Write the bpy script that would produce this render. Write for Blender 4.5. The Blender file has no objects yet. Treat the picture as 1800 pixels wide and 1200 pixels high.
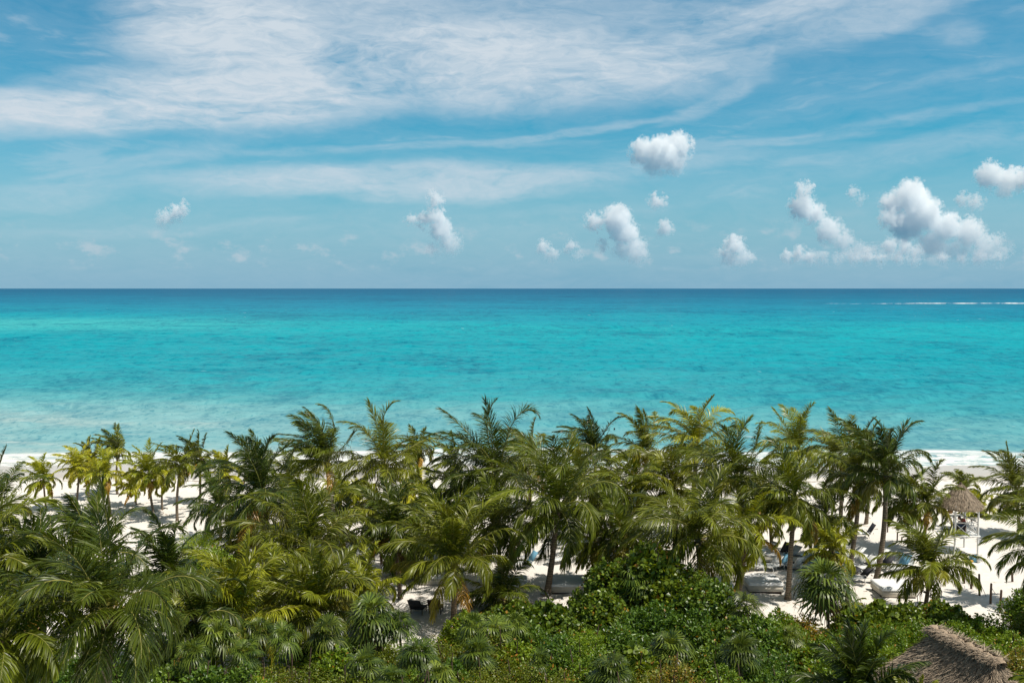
import bpy, math, random
import numpy as np
from mathutils import Vector, Matrix, noise

R = math.radians
scene = bpy.context.scene
COL = scene.collection

# ---------------------------------------------------------------- camera
F, HC = 1750.0, 18.0                      # focal length in photo pixels (1800 wide), camera height
PITCH = math.atan(93.0 / F)
cam_d = bpy.data.cameras.new("camera"); cam = bpy.data.objects.new("camera", cam_d); COL.objects.link(cam)
cam.location = (0, 0, HC); cam.rotation_euler = (math.pi / 2 - PITCH, 0, 0)
cam_d.sensor_width = 36.0; cam_d.lens = 36.0 * F / 1800.0
cam_d.clip_start = 0.5; cam_d.clip_end = 400000
scene.camera = cam

def P(px, py, D):
    a = (px - 900) / F; b = (600 - py) / F
    d = Vector((a, math.cos(PITCH) + b * math.sin(PITCH), -math.sin(PITCH) + b * math.cos(PITCH)))
    d *= D / d.y
    return Vector((d.x, d.y, HC + d.z))
def G(px, py, z=0.0):
    a = P(px, py, 1.0); t = (z - HC) / (a.z - HC)
    return Vector((a.x * t, a.y * t, z))

# ---------------------------------------------------------------- render settings
scene.view_settings.view_transform = 'Standard'; scene.view_settings.look = 'None'
scene.view_settings.exposure = 0.0; scene.view_settings.gamma = 1.0
cy = scene.cycles
cy.max_bounces = 24; cy.diffuse_bounces = 2; cy.glossy_bounces = 2; cy.transmission_bounces = 4
cy.transparent_max_bounces = 8; cy.volume_bounces = 24
cy.sample_clamp_indirect = 6; cy.caustics_reflective = False; cy.caustics_refractive = False
cy.use_denoising = True

# ---------------------------------------------------------------- sun
SUN_EL, SUN_AZ = 62.0, 112.0              # azimuth clockwise from +Y
sd = bpy.data.lights.new("sun", 'SUN'); sun = bpy.data.objects.new("sun", sd); COL.objects.link(sun)
sd.energy = 4.9; sd.angle = R(0.53); sd.color = (1.0, 0.94, 0.84)
sdir = Vector((math.sin(R(SUN_AZ)) * math.cos(R(SUN_EL)), math.cos(R(SUN_AZ)) * math.cos(R(SUN_EL)), math.sin(R(SUN_EL))))
sun.rotation_euler = sdir.to_track_quat('Z', 'Y').to_euler(); sun.location = (30, -20, 60)

# ---------------------------------------------------------------- node helpers
class NT:
    def __init__(s, nt): s.nt = nt; nt.nodes.clear()
    def n(s, t, **kw):
        nd = s.nt.nodes.new(t)
        for k, v in kw.items():
            if k.startswith('i_'): nd.inputs[k[2:].replace('_', ' ')].default_value = v
            else: setattr(nd, k, v)
        return nd
    def l(s, a, b): s.nt.links.new(a, b)
    def math(s, op, a, b=None, c=None, clamp=False):
        nd = s.nt.nodes.new('ShaderNodeMath'); nd.operation = op; nd.use_clamp = clamp
        for i, v in enumerate((a, b, c)):
            if v is None: continue
            if isinstance(v, (int, float)): nd.inputs[i].default_value = v
            else: s.l(v, nd.inputs[i])
        return nd.outputs[0]
    def mix(s, f, a, b, mode='MIX'):
        nd = s.nt.nodes.new('ShaderNodeMix'); nd.data_type = 'RGBA'; nd.blend_type = mode
        for i, v in ((0, f), (6, a), (7, b)):
            if isinstance(v, (int, float)): nd.inputs[i].default_value = v
            elif isinstance(v, tuple): nd.inputs[i].default_value = v if len(v) == 4 else (*v, 1)
            else: s.l(v, nd.inputs[i])
        return nd.outputs[2]
    def noise(s, vec, scale, detail=4, rough=0.5, dist=0.0, out='Fac'):
        nd = s.n('ShaderNodeTexNoise'); nd.inputs['Scale'].default_value = scale
        nd.inputs['Detail'].default_value = detail; nd.inputs['Roughness'].default_value = rough
        nd.inputs['Distortion'].default_value = dist
        if vec is not None: s.l(vec, nd.inputs['Vector'])
        return nd.outputs[out]
    def mapping(s, vec, loc=(0, 0, 0), rot=(0, 0, 0), scale=(1, 1, 1)):
        nd = s.n('ShaderNodeMapping')
        nd.inputs['Location'].default_value = loc; nd.inputs['Rotation'].default_value = rot; nd.inputs['Scale'].default_value = scale
        s.l(vec, nd.inputs['Vector']); return nd.outputs[0]
    def rng(s, v, a, b, c=0.0, d=1.0, smooth=False):
        nd = s.n('ShaderNodeMapRange'); nd.interpolation_type = 'SMOOTHSTEP' if smooth else 'LINEAR'
        s.l(v, nd.inputs[0])
        for i, x in enumerate((a, b, c, d)): nd.inputs[i + 1].default_value = x
        return nd.outputs[0]
    def ramp(s, f, stops):
        nd = s.n('ShaderNodeValToRGB'); cr = nd.color_ramp
        while len(cr.elements) < len(stops): cr.elements.new(0.5)
        for e, (p, c) in zip(cr.elements, stops):
            e.position = p; e.color = (*c, 1) if len(c) == 3 else c
        s.l(f, nd.inputs[0]); return nd.outputs[0]

# ---------------------------------------------------------------- world: sky with high thin cloud
world = bpy.data.worlds.new("World"); scene.world = world; world.use_nodes = True
w = NT(world.node_tree)
sky = w.n('ShaderNodeTexSky'); sky.sky_type = 'NISHITA'; sky.sun_disc = False
sky.sun_elevation = R(SUN_EL); sky.sun_rotation = R(SUN_AZ); sky.air_density = 1.0; sky.dust_density = 0.6; sky.ozone_density = 2.0
tc = w.n('ShaderNodeTexCoord'); sep = w.n('ShaderNodeSeparateXYZ'); w.l(tc.outputs['Generated'], sep.inputs[0])
az = w.math('ARCTAN2', sep.outputs[0], sep.outputs[1]); el = w.math('ARCSINE', sep.outputs[2])
comb = w.n('ShaderNodeCombineXYZ'); w.l(az, comb.inputs[0]); w.l(el, comb.inputs[1]); ae = comb.outputs[0]
def azel(px, py):
    d = P(px, py, 1.0) - Vector((0, 0, HC)); d.normalize()
    return math.atan2(d.x, d.y), math.asin(d.z)
wn = w.noise(w.mapping(ae, scale=(3.0, 9.0, 1)), 1.0, 5, 0.6, out='Color')
vs = w.n('ShaderNodeVectorMath', operation='SUBTRACT'); w.l(wn, vs.inputs[0]); vs.inputs[1].default_value = (0.5, 0.5, 0.5)
vm = w.n('ShaderNodeVectorMath', operation='MULTIPLY'); w.l(vs.outputs[0], vm.inputs[0]); vm.inputs[1].default_value = (0.16, 0.055, 0)
va = w.n('ShaderNodeVectorMath', operation='ADD'); w.l(ae, va.inputs[0]); w.l(vm.outputs[0], va.inputs[1])
wae = va.outputs[0]
CIRRUS = [  # photo-px centre, half sizes, tilt (deg, up to the right), amount
    (120, 205, 330, 40, 3, 1.0), (430, 165, 360, 70, 6, 1.0), (410, 60, 200, 100, 0, 1.0), (700, 105, 460, 62, 7, 1.0), (620, 40, 260, 60, 4, 0.7),
    (960, 125, 380, 70, 2, 0.9), (1180, 110, 150, 45, 10, 0.7), (1230, 50, 420, 45, 9, 0.75), (1560, 20, 230, 35, 12, 0.6),
    (1000, 20, 500, 40, 0, 0.5), (700, 325, 460, 34, 1, 0.75), (1130, 300, 280, 22, 5, 0.45), (200, 300, 260, 20, 14, 0.4),
    (60, 345, 240, 26, 6, 0.4), (360, 268, 60, 22, 30, 0.3), (1690, 250, 260, 26, 6, 0.35), (1400, 190, 150, 30, 0, 0.2),
    (650, 400, 500, 20, 0, 0.22), (1430, 235, 380, 14, 6, 0.42), (1250, 170, 120, 20, 25, 0.5), (1330, 95, 90, 30, 40, 0.5), (700, 262, 420, 10, 3, 0.4), (1000, 232, 260, 9, 8, 0.45), (300, 400, 320, 12, 3, 0.3), (1000, 370, 300, 10, 2, 0.25), (1650, 130, 200, 14, 10, 0.3), (1685, 50, 45, 24, 10, 0.4), (1500, 300, 350, 18, 5, 0.22)]
acc = None
for (px, py, rx, ry, rot, am) in CIRRUS:
    a0, e0 = azel(px, py)
    v1 = w.n('ShaderNodeVectorMath', operation='SUBTRACT'); w.l(wae, v1.inputs[0]); v1.inputs[1].default_value = (a0, e0, 0)
    mp = w.n('ShaderNodeMapping', vector_type='TEXTURE'); w.l(v1.outputs[0], mp.inputs['Vector'])
    mp.inputs['Rotation'].default_value = (0, 0, R(rot)); mp.inputs['Scale'].default_value = (rx / F, ry / F, 1)
    ln = w.n('ShaderNodeVectorMath', operation='LENGTH'); w.l(mp.outputs[0], ln.inputs[0])
    g = w.rng(ln.outputs['Value'], 1.4, 0.35, 0.0, am, True)
    acc = g if acc is None else w.math('SMOOTH_MAX', acc, g, 0.25)
st1 = w.noise(w.mapping(wae, rot=(0, 0, R(-6)), scale=(5, 26, 1)), 1.0, 9, 0.62, 0.6)
st2 = w.noise(w.mapping(wae, loc=(3, 2, 0), rot=(0, 0, R(-12)), scale=(14, 60, 1)), 1.0, 6, 0.6, 0.4)
st = w.math('ADD', w.math('MULTIPLY', st1, 0.72), w.math('MULTIPLY', st2, 0.28))
st3 = w.noise(w.mapping(wae, loc=(1, 5, 0), rot=(0, 0, R(-9)), scale=(40, 130, 1)), 1.0, 5, 0.65, 0.5)
stm = w.math('ADD', w.rng(st, 0.32, 0.52, 0.42, 1.12), w.math('MULTIPLY', w.math('SUBTRACT', st3, 0.5), 1.1))
cir = w.math('MULTIPLY', acc, stm)
base_str = w.math('MULTIPLY', w.rng(st, 0.47, 0.63, 0.0, 0.45), w.rng(el, 0.02, 0.10, 0.25, 1.0))      # thin veil everywhere
cir = w.math('MAXIMUM', cir, base_str)
cir = w.math('MULTIPLY', cir, 0.84, clamp=True)
# faint ragged cumulus low over the horizon
cl = w.noise(w.mapping(ae, scale=(26, 44, 1)), 1.0, 7, 0.62)
band = w.math('MULTIPLY', w.rng(el, 0.012, 0.03, 0, 1, True), w.rng(el, 0.085, 0.035, 0, 1, True))
clf = w.math('MULTIPLY', w.rng(cl, 0.52, 0.70, 0, 0.6, True), band)
tint = w.mix(w.rng(el, 0.0, 0.17, 0, 1, True), (0.70, 1.05, 1.05), (0.08, 0.86, 1.0))
skyc = w.mix(1.0, sky.outputs[0], tint, 'MULTIPLY')
hz = w.mix(w.rng(el, 0.16, -0.01, 0, 0.8, True), skyc, (1.45, 3.95, 6.1))   # paler humid air at the horizon
c1 = w.mix(cir, hz, (6.1, 6.95, 7.7))
c2 = w.mix(clf, c1, (5.4, 6.2, 6.9))
c2 = w.mix(w.rng(el, 0.33, 0.75, 0, 0.85, True), c2, (2.8, 2.7, 2.55))   # unseen grey veil above the view, added to take blue out of the shadows
bg = w.n('ShaderNodeBackground'); w.l(c2, bg.inputs[0]); bg.inputs[1].default_value = 0.1
wo = w.n('ShaderNodeOutputWorld'); w.l(bg.outputs[0], wo.inputs[0])

# ---------------------------------------------------------------- generic builders
def tag(o, label=None, cat=None, group=None, kind=None):
    if label: o['label'] = label
    if cat: o['category'] = cat
    if group: o['group'] = group
    if kind: o['kind'] = kind
    return o
def link(name, me, parent=None, loc=None):
    o = bpy.data.objects.new(name, me); COL.objects.link(o)
    if parent is not None: o.parent = parent
    if loc is not None: o.location = loc
    return o
def empty(name, loc, label, cat, group=None, rz=0.0):
    o = link(name, None, None, loc); o.rotation_euler = (0, 0, rz); o.empty_display_size = 0.3
    return tag(o, label, cat, group)
def np_mesh(name, V, Q, mats, col=None, smooth=False, midx=None):
    """V (n,3), Q (m,4) or (m,3) ints, col (n,3)"""
    me = bpy.data.meshes.new(name); V = np.asarray(V, np.float32); Q = np.asarray(Q, np.int32)
    k = Q.shape[1]
    me.vertices.add(len(V)); me.vertices.foreach_set('co', V.ravel())
    me.loops.add(Q.size); me.loops.foreach_set('vertex_index', Q.ravel())
    me.polygons.add(len(Q)); me.polygons.foreach_set('loop_start', np.arange(0, Q.size, k, dtype=np.int32))
    if midx is not None: me.polygons.foreach_set('material_index', np.asarray(midx, np.int32))
    for m in mats: me.materials.append(m)
    if col is not None:
        at = me.attributes.new('tint', 'FLOAT_COLOR', 'POINT')
        c = np.ones((len(V), 4), np.float32); c[:, :3] = col; at.data.foreach_set('color', c.ravel())
    me.update(calc_edges=True); 
    if smooth: me.shade_smooth()
    return me
class Acc:
    """collects quads from numpy chunks"""
    def __init__(s): s.V = []; s.Q = []; s.C = []; s.M = []; s.n = 0
    def add(s, V, Q, C, m=0):
        V = np.asarray(V, float).reshape(-1, 3); Q = np.asarray(Q, int)
        C = np.asarray(C, float)
        if C.ndim == 1: C = np.tile(C, (len(V), 1))
        s.V.append(V); s.Q.append(Q + s.n); s.C.append(C); s.M.append(np.full(len(Q), m)); s.n += len(V)
    def tube(s, pts, rad, k, C, m=0):
        pts = np.asarray(pts, float); n = len(pts); rad = np.broadcast_to(rad, (n,))
        T = np.gradient(pts, axis=0); T /= np.linalg.norm(T, axis=1)[:, None] + 1e-9
        ref = np.array([0.31, 0.95, 0.05]) if abs(T[0][2]) > 0.7 else np.array([0.0, 0.0, 1.0])
        A = np.cross(T, ref); A /= np.linalg.norm(A, axis=1)[:, None] + 1e-9; B = np.cross(T, A)
        th = np.arange(k) * 2 * math.pi / k
        V = pts[:, None] + rad[:, None, None] * (np.cos(th)[None, :, None] * A[:, None] + np.sin(th)[None, :, None] * B[:, None])
        i = np.arange(n - 1)[:, None] * k; j = np.arange(k)[None]; j2 = (j + 1) % k
        Q = np.stack([i + j, i + j2, i + k + j2, i + k + j], -1).reshape(-1, 4)
        s.add(V.reshape(-1, 3), Q, C, m)
        e = (n - 1) * k     # end caps for small k
        if k == 4: s.Q.append(np.array([[e, e + 1, e + 2, e + 3], [3, 2, 1, 0]]) + s.n - len(V) * k); s.M.append(np.full(2, m))
    def box(s, lo, hi, C, m=0, rot=None, at=(0, 0, 0)):
        x0, y0, z0 = lo; x1, y1, z1 = hi
        V = np.array([(x0,y0,z0),(x1,y0,z0),(x1,y1,z0),(x0,y1,z0),(x0,y0,z1),(x1,y0,z1),(x1,y1,z1),(x0,y1,z1)], float)
        if rot is not None: V = V @ np.array(rot.to_3x3()).T
        V = V + np.asarray(at, float)
        s.add(V, [(0,3,2,1),(4,5,6,7),(0,1,5,4),(1,2,6,5),(2,3,7,6),(3,0,4,7)], C, m)
    def bar(s, a, b, wdt, C, m=0):
        s.tube([a, (np.asarray(a, float) + np.asarray(b, float)) / 2, b], wdt * 0.7, 4, C, m)
    def mesh(s, name, mats, smooth=False):
        return np_mesh(name, np.concatenate(s.V), np.concatenate(s.Q), mats, np.concatenate(s.C), smooth, np.concatenate(s.M))

# ---------------------------------------------------------------- materials
def mat(name):
    m = bpy.data.materials.new(name); m.use_nodes = True; return m, NT(m.node_tree)
def simple(name, color, rough=0.6, nscale=6.0, namt=0.12, bump=0.0, metal=0.0, spec=0.5, attr=False):
    m, t = mat(name)
    o = t.n('ShaderNodeOutputMaterial'); b = t.n('ShaderNodeBsdfPrincipled'); t.l(b.outputs[0], o.inputs[0])
    tcn = t.n('ShaderNodeTexCoord'); nf = t.noise(tcn.outputs['Object'], nscale, 5, 0.6)
    dark = tuple(c * (1 - namt * 2) for c in color); lite = tuple(min(1, c * (1 + namt)) for c in color)
    c = t.mix(nf, dark, lite)
    if attr:
        at = t.n('ShaderNodeAttribute', attribute_name='tint'); c = t.mix(1.0, c, at.outputs['Color'], 'MULTIPLY')
    t.l(c, b.inputs['Base Color']); b.inputs['Roughness'].default_value = rough; b.inputs['Metallic'].default_value = metal
    b.inputs['Specular IOR Level'].default_value = spec
    if bump:
        bn = t.n('ShaderNodeBump'); bn.inputs['Strength'].default_value = bump; bn.inputs['Distance'].default_value = 0.03
        t.l(t.noise(tcn.outputs['Object'], nscale * 4, 4, 0.6), bn.inputs['Height']); t.l(bn.outputs[0], b.inputs['Normal'])
    return m
def leaf_mat(name, trans=0.3, rough=0.42, spec=0.45):
    m, t = mat(name)
    o = t.n('ShaderNodeOutputMaterial'); b = t.n('ShaderNodeBsdfPrincipled')
    at = t.n('ShaderNodeAttribute', attribute_name='tint')
    oi = t.n('ShaderNodeObjectInfo')
    hs = t.n('ShaderNodeHueSaturation'); t.l(at.outputs['Color'], hs.inputs['Color'])
    t.l(t.rng(oi.outputs['Random'], 0, 1, 0.488, 0.512), hs.inputs['Hue']); t.l(t.rng(oi.outputs['Random'], 0, 1, 1.15, 0.85), hs.inputs['Value'])
    t.l(hs.outputs[0], b.inputs['Base Color'])
    b.inputs['Roughness'].default_value = rough; b.inputs['Specular IOR Level'].default_value = spec
    tr = t.n('ShaderNodeBsdfTranslucent')
    tcol = t.mix(1.0, hs.outputs[0], (2.2, 1.9, 0.5), 'MULTIPLY'); t.l(tcol, tr.inputs[0])
    mx = t.n('ShaderNodeMixShader'); mx.inputs[0].default_value = trans
    t.l(b.outputs[0], mx.inputs[1]); t.l(tr.outputs[0], mx.inputs[2]); t.l(mx.outputs[0], o.inputs[0])
    return m
M_FROND = leaf_mat('palm_leaf', 0.15, 0.38, 0.38)
M_LEAF = leaf_mat('shrub_leaf', 0.24, 0.36, 0.4)
M_FAN = leaf_mat('fan_leaf', 0.16, 0.40, 0.4)

def trunk_mat():
    m, t = mat('palm_trunk'); o = t.n('ShaderNodeOutputMaterial'); b = t.n('ShaderNodeBsdfPrincipled'); t.l(b.outputs[0], o.inputs[0])
    tcn = t.n('ShaderNodeTexCoord'); ob = tcn.outputs['Object']
    nz = t.noise(t.mapping(ob, scale=(3, 3, 9)), 1.0, 6, 0.65)
    wv = t.n('ShaderNodeTexWave', wave_type='BANDS', bands_direction='Z'); wv.inputs['Scale'].default_value = 2.2
    wv.inputs['Distortion'].default_value = 1.6; wv.inputs['Detail'].default_value = 3; t.l(ob, wv.inputs['Vector'])
    c = t.mix(nz, (0.08, 0.055, 0.035), (0.28, 0.22, 0.15)); c = t.mix(t.rng(wv.outputs['Fac'], 0, 0.35, 0.55, 0), c, (0.04, 0.027, 0.017))
    t.l(c, b.inputs['Base Color']); b.inputs['Roughness'].default_value = 0.85
    bn = t.n('ShaderNodeBump'); bn.inputs['Strength'].default_value = 0.6; bn.inputs['Distance'].default_value = 0.03
    t.l(wv.outputs['Fac'], bn.inputs['Height']); t.l(bn.outputs[0], b.inputs['Normal'])
    return m
M_TRUNK = trunk_mat()
M_DRY = leaf_mat('dry_leaf', 0.2, 0.7, 0.2)
M_NUT = simple('coconut_husk', (0.22, 0.2, 0.05), 0.5, 8, 0.2)
M_WOOD = simple('weathered_wood', (0.11, 0.065, 0.04), 0.8, 9, 0.25, 0.3)
M_WHITEWOOD = simple('white_painted_wood', (0.78, 0.76, 0.72), 0.55, 5, 0.08, 0.1)
M_CREAM = simple('cream_painted_board', (0.66, 0.6, 0.5), 0.7, 3, 0.08, 0.1)
M_MATTRESS = simple('white_canvas', (0.8, 0.8, 0.8), 0.85, 3, 0.05, 0.3)
M_PLASTIC = simple('white_plastic', (0.74, 0.74, 0.72), 0.35, 3, 0.06)
M_BLUE = simple('blue_cloth', (0.16, 0.38, 0.54), 0.8, 6, 0.15)
M_DARK = simple('dark_mesh_cloth', (0.022, 0.022, 0.032), 0.7, 12, 0.2)
M_BROWN = simple('dark_brown_wood', (0.05, 0.025, 0.018), 0.6, 12, 0.2)
M_RED = simple('red_cotton', (0.45, 0.02, 0.02), 0.85, 9, 0.15)
M_NAVY = simple('navy_cotton', (0.012, 0.035, 0.09), 0.85, 9, 0.15)
M_SKIN = simple('tanned_skin', (0.32, 0.17, 0.1), 0.5, 6, 0.06)
M_HAIR = simple('dark_hair', (0.012, 0.009, 0.007), 0.5, 20, 0.2)
M_YEL = simple('yellow_plastic', (0.6, 0.33, 0.03), 0.5, 6, 0.1)
M_ROPE = simple('pale_rope', (0.4, 0.32, 0.22), 0.9, 20, 0.2)
M_STRAW = simple('woven_straw', (0.42, 0.24, 0.1), 0.85, 14, 0.3, 0.4)

# ---------------------------------------------------------------- sand
def shore_y(x): return 103.0 + 1.6 * math.sin(x * 0.045 + 0.8) + 0.9 * math.sin(x * 0.13)
def ground_z(x, y):
    z = 0.24 * noise.noise(Vector((x * 0.12, y * 0.12, 3))) + 0.09 * noise.noise(Vector((x * 0.5, y * 0.5, 7)))
    z *= 1.0 if y < 92 else max(0.0, 1 - (y - 92) / 8)
    if y > 88: z -= 0.022 * (y - 88)
    if y > 110: z -= 0.03 * (y - 110)
    if y < 0: z += 0
    return z
def build_sand():
    ys = np.concatenate([np.arange(-60, 24, 6.0), np.arange(24, 46, 1.0), np.arange(46, 112, 0.3), np.arange(112, 190, 6.0)])
    xs = np.concatenate([np.arange(-400, -66, 12.0), np.arange(-66, 66, 0.5), np.arange(66, 401, 12.0)])
    V = np.zeros((len(ys), len(xs), 3))
    rs = np.random.RandomState(5)
    for i, y in enumerate(ys):
        for j, x in enumerate(xs):
            V[i, j] = (x, y, ground_z(x, y))
    m = ((ys > 46) & (ys < 98))[:, None] & (np.abs(xs) < 66)[None]
    V[..., 2] += m * rs.normal(0, 0.028, V.shape[:2])      # footprints
    nx = len(xs); i = np.arange(len(ys) - 1)[:, None] * nx; j = np.arange(nx - 1)[None]
    Q = np.stack([i + j, i + j + 1, i + nx + j + 1, i + nx + j], -1).reshape(-1, 4)
    m_, t = mat('beach_sand'); o = t.n('ShaderNodeOutputMaterial'); b = t.n('ShaderNodeBsdfPrincipled'); t.l(b.outputs[0], o.inputs[0])
    geo = t.n('ShaderNodeNewGeometry'); ps = geo.outputs['Position']; sp = t.n('ShaderNodeSeparateXYZ'); t.l(ps, sp.inputs[0])
    n1 = t.noise(ps, 0.12, 5, 0.6); n2 = t.noise(ps, 1.8, 6, 0.7); n3 = t.noise(ps, 0.5, 8, 0.7, 1.0)
    c = t.mix(n1, (0.72, 0.67, 0.61), (0.86, 0.82, 0.775)); c = t.mix(t.rng(n2, 0.35, 0.65, 0, 0.5), c, (0.64, 0.585, 0.51))
    weed = t.math('MULTIPLY', t.rng(n3, 0.62, 0.68, 0, 1), t.rng(sp.outputs[1], 60, 70, 0.55, 0.12))
    c = t.mix(weed, c, (0.3, 0.24, 0.16))
    wet = t.rng(t.math('ADD', sp.outputs[1], t.math('MULTIPLY', n1, 4)), 95.5, 97.5, 0, 1, True)
    c = t.mix(t.math('MULTIPLY', wet, 0.8), c, (0.50, 0.455, 0.40))
    wl = t.rng(t.math('ABSOLUTE', t.math('SUBTRACT', t.math('ADD', sp.outputs[1], t.math('MULTIPLY', n1, 6)), 96.4)), 0.7, 0.1, 0, 1)
    c = t.mix(t.math('MULTIPLY', wl, t.rng(n3, 0.45, 0.55, 0.1, 0.8)), c, (0.20, 0.16, 0.11))
    t.l(c, b.inputs['Base Color']); t.l(t.rng(wet, 0, 1, 0.95, 0.35), b.inputs['Roughness'])
    bn = t.n('ShaderNodeBump'); bn.inputs['Strength'].default_value = 0.7; bn.inputs['Distance'].default_value = 0.08
    t.l(t.noise(ps, 2.6, 7, 0.72), bn.inputs['Height']); t.l(bn.outputs[0], b.inputs['Normal'])
    o_ = link('sand', np_mesh('sand', V.reshape(-1, 3), Q, [m_], smooth=True)); tag(o_, kind='structure')
build_sand()
# a deep sea bed so that the ground reaches under the water to the horizon
def build_bed():
    V = [(-300000, 186, -5), (300000, 186, -5), (300000, 300000, -14), (-300000, 300000, -14)]
    tag(link('sea_bed', np_mesh('sea_bed', V, [(0, 1, 2, 3)], [simple('sea_bed_sand', (0.3, 0.3, 0.25), 0.9)])), kind='structure')
build_bed()

# ---------------------------------------------------------------- sea
def build_sea():
    ys = [99.0]
    while ys[-1] < 150: ys.append(ys[-1] + 0.3)
    while ys[-1] < 900: ys.append(ys[-1] * 1.0036)
    while ys[-1] < 300000: ys.append(ys[-1] * 1.02)
    ys = np.array(ys); us = np.linspace(-1, 1, 820)
    Y = np.repeat(ys[:, None], len(us), 1); X = us[None] * (Y * 0.62 + 40)
    Z = np.full_like(X, -0.30)
    rs = np.random.RandomState(2)
    sw = np.zeros_like(X); cell = np.maximum(np.gradient(ys)[:, None], 0.3)
    for k in range(44):
        lam = 2.2 * 9.0 ** rs.rand(); a = rs.normal(0, 0.55); ph = rs.uniform(0, 6.28)
        res = np.clip((lam / cell - 2.2) / 2.0, 0, 1)            # leave out what the grid cannot carry
        sw += res * 0.0072 * lam * (0.9 if lam < 8 else 0.55) * np.sin(2 * math.pi / lam * (Y * math.cos(a) + X * math.sin(a)) + ph)
    Z += sw * np.clip((Y - 104) / 40, 0.12, 1)
    # breaking rollers close to the sand
    def roller(y0, h, wd, seed):
        line = y0 + 1.6 * np.sin(X * 0.045 + seed) + 0.9 * np.sin(X * 0.13 + seed * 2)
        am = 0.35 + 0.65 * np.clip(np.sin(X * 0.055 + seed * 3) + 0.45, 0, 1)
        d = (Y - line) / wd
        return h * am * np.exp(-np.where(d < 0, d * 2.2, d * 0.8) ** 2)
    Z += roller(109.5, 0.34, 1.6, 0.8) + roller(105.5, 0.2, 1.2, 2.4) + roller(121, 0.3, 2.8, 4.0) + roller(134, 0.22, 3.5, 1.4)
    # swash: sinks into the sand at the shore
    Z = np.where(Y < 103.5, Z - 0.0 + 0.05 * np.sin(X * 0.2) - 0.03 * (103.5 - Y), Z)
    V = np.stack([X, Y, Z], -1).reshape(-1, 3)
    nx = len(us); i = np.arange(len(ys) - 1)[:, None] * nx; j = np.arange(nx - 1)[None]
    Q = np.stack([i + j, i + j + 1, i + nx + j + 1, i + nx + j], -1).reshape(-1, 4)
    m_, t = mat('sea_water'); o = t.n('ShaderNodeOutputMaterial'); b = t.n('ShaderNodeBsdfDiffuse'); gl = t.n('ShaderNodeBsdfGlossy'); fr = t.n('ShaderNodeFresnel'); fr.inputs[0].default_value = 1.33
    mxs = t.n('ShaderNodeMixShader'); t.l(b.outputs[0], mxs.inputs[1]); t.l(gl.outputs[0], mxs.inputs[2]); t.l(mxs.outputs[0], o.inputs[0])
    geo = t.n('ShaderNodeNewGeometry'); ps = geo.outputs['Position']; sp = t.n('ShaderNodeSeparateXYZ'); t.l(ps, sp.inputs[0])
    x_, y_ = sp.outputs[0], sp.outputs[1]
    lg = t.math('LOGARITHM', t.math('MAXIMUM', y_, 90), 10.0)                 # 2.0 at the shore, 5 at 100 km
    # depth / bottom patches laid out in x/y on a log distance scale
    lx = t.math('DIVIDE', x_, y_)
    cb = t.n('ShaderNodeCombineXYZ'); t.l(lx, cb.inputs[0]); t.l(lg, cb.inputs[1])
    pn = t.noise(t.mapping(cb.outputs[0], scale=(1.6, 9, 1)), 1.0, 5, 0.55, 0.3)
    lgw = t.math('ADD', lg, t.math('MULTIPLY', t.math('SUBTRACT', pn, 0.5), 0.34))
    lgw = t.math('ADD', lgw, t.math('MULTIPLY', lx, 0.10))
    f = t.rng(lgw, 2.0, 4.0, 0, 1)
    def S(y): return (math.log10(y) - 2.0) / 2.0
    c = t.ramp(f, [(0.0, (0.46, 0.50, 0.46)), (S(112), (0.20, 0.39, 0.41)), (S(135), (0.11, 0.345, 0.375)), (S(170), (0.045, 0.30, 0.345)),
                   (S(230), (0.012, 0.275, 0.335)), (S(330), (0.005, 0.285, 0.345)), (S(480), (0.005, 0.325, 0.375)), (S(700), (0.003, 0.235, 0.325)),
                   (S(1100), (0.002, 0.19, 0.30)), (S(2200), (0.002, 0.135, 0.245)), (S(6000), (0.002, 0.105, 0.21))])
    # bright sandy shoal far on one side and dark weed bands
    sh = t.math('MULTIPLY', t.rng(lx, -0.15, -0.5, 0, 1, True), t.math('MULTIPLY', t.rng(lg, 2.58, 2.70, 0, 1, True), t.rng(lg, 2.83, 2.73, 0, 1, True)))
    c = t.mix(t.math('MULTIPLY', sh, 0.7), c, (0.06, 0.42, 0.42))
    wd = t.noise(t.mapping(cb.outputs[0], loc=(4, 1, 0), scale=(2.6, 22, 1)), 1.0, 6, 0.6, 0.3)
    c = t.mix(t.rng(wd, 0.52, 0.68, 0, 0.5, True), c, t.mix(1.0, c, (0.55, 0.66, 0.76), 'MULTIPLY'))
    # light and dark sides of small waves painted into the water colour
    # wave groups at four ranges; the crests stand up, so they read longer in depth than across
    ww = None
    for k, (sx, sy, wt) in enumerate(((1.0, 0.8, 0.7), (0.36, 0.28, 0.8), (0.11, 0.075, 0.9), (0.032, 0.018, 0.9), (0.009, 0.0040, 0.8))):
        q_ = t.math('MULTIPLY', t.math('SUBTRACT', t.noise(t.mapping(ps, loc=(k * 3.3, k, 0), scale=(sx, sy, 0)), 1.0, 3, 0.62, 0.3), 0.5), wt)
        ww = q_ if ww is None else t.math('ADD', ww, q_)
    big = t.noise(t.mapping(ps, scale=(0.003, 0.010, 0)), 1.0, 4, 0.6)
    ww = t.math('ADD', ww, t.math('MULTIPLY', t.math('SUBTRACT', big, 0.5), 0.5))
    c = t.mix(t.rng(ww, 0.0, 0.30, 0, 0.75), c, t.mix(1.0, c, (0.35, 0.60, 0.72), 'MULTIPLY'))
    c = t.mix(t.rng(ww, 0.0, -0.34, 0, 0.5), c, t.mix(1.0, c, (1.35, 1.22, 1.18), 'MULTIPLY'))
    # shade on steep wave sides painted as flecks, each size at its own range
    fl = None
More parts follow.
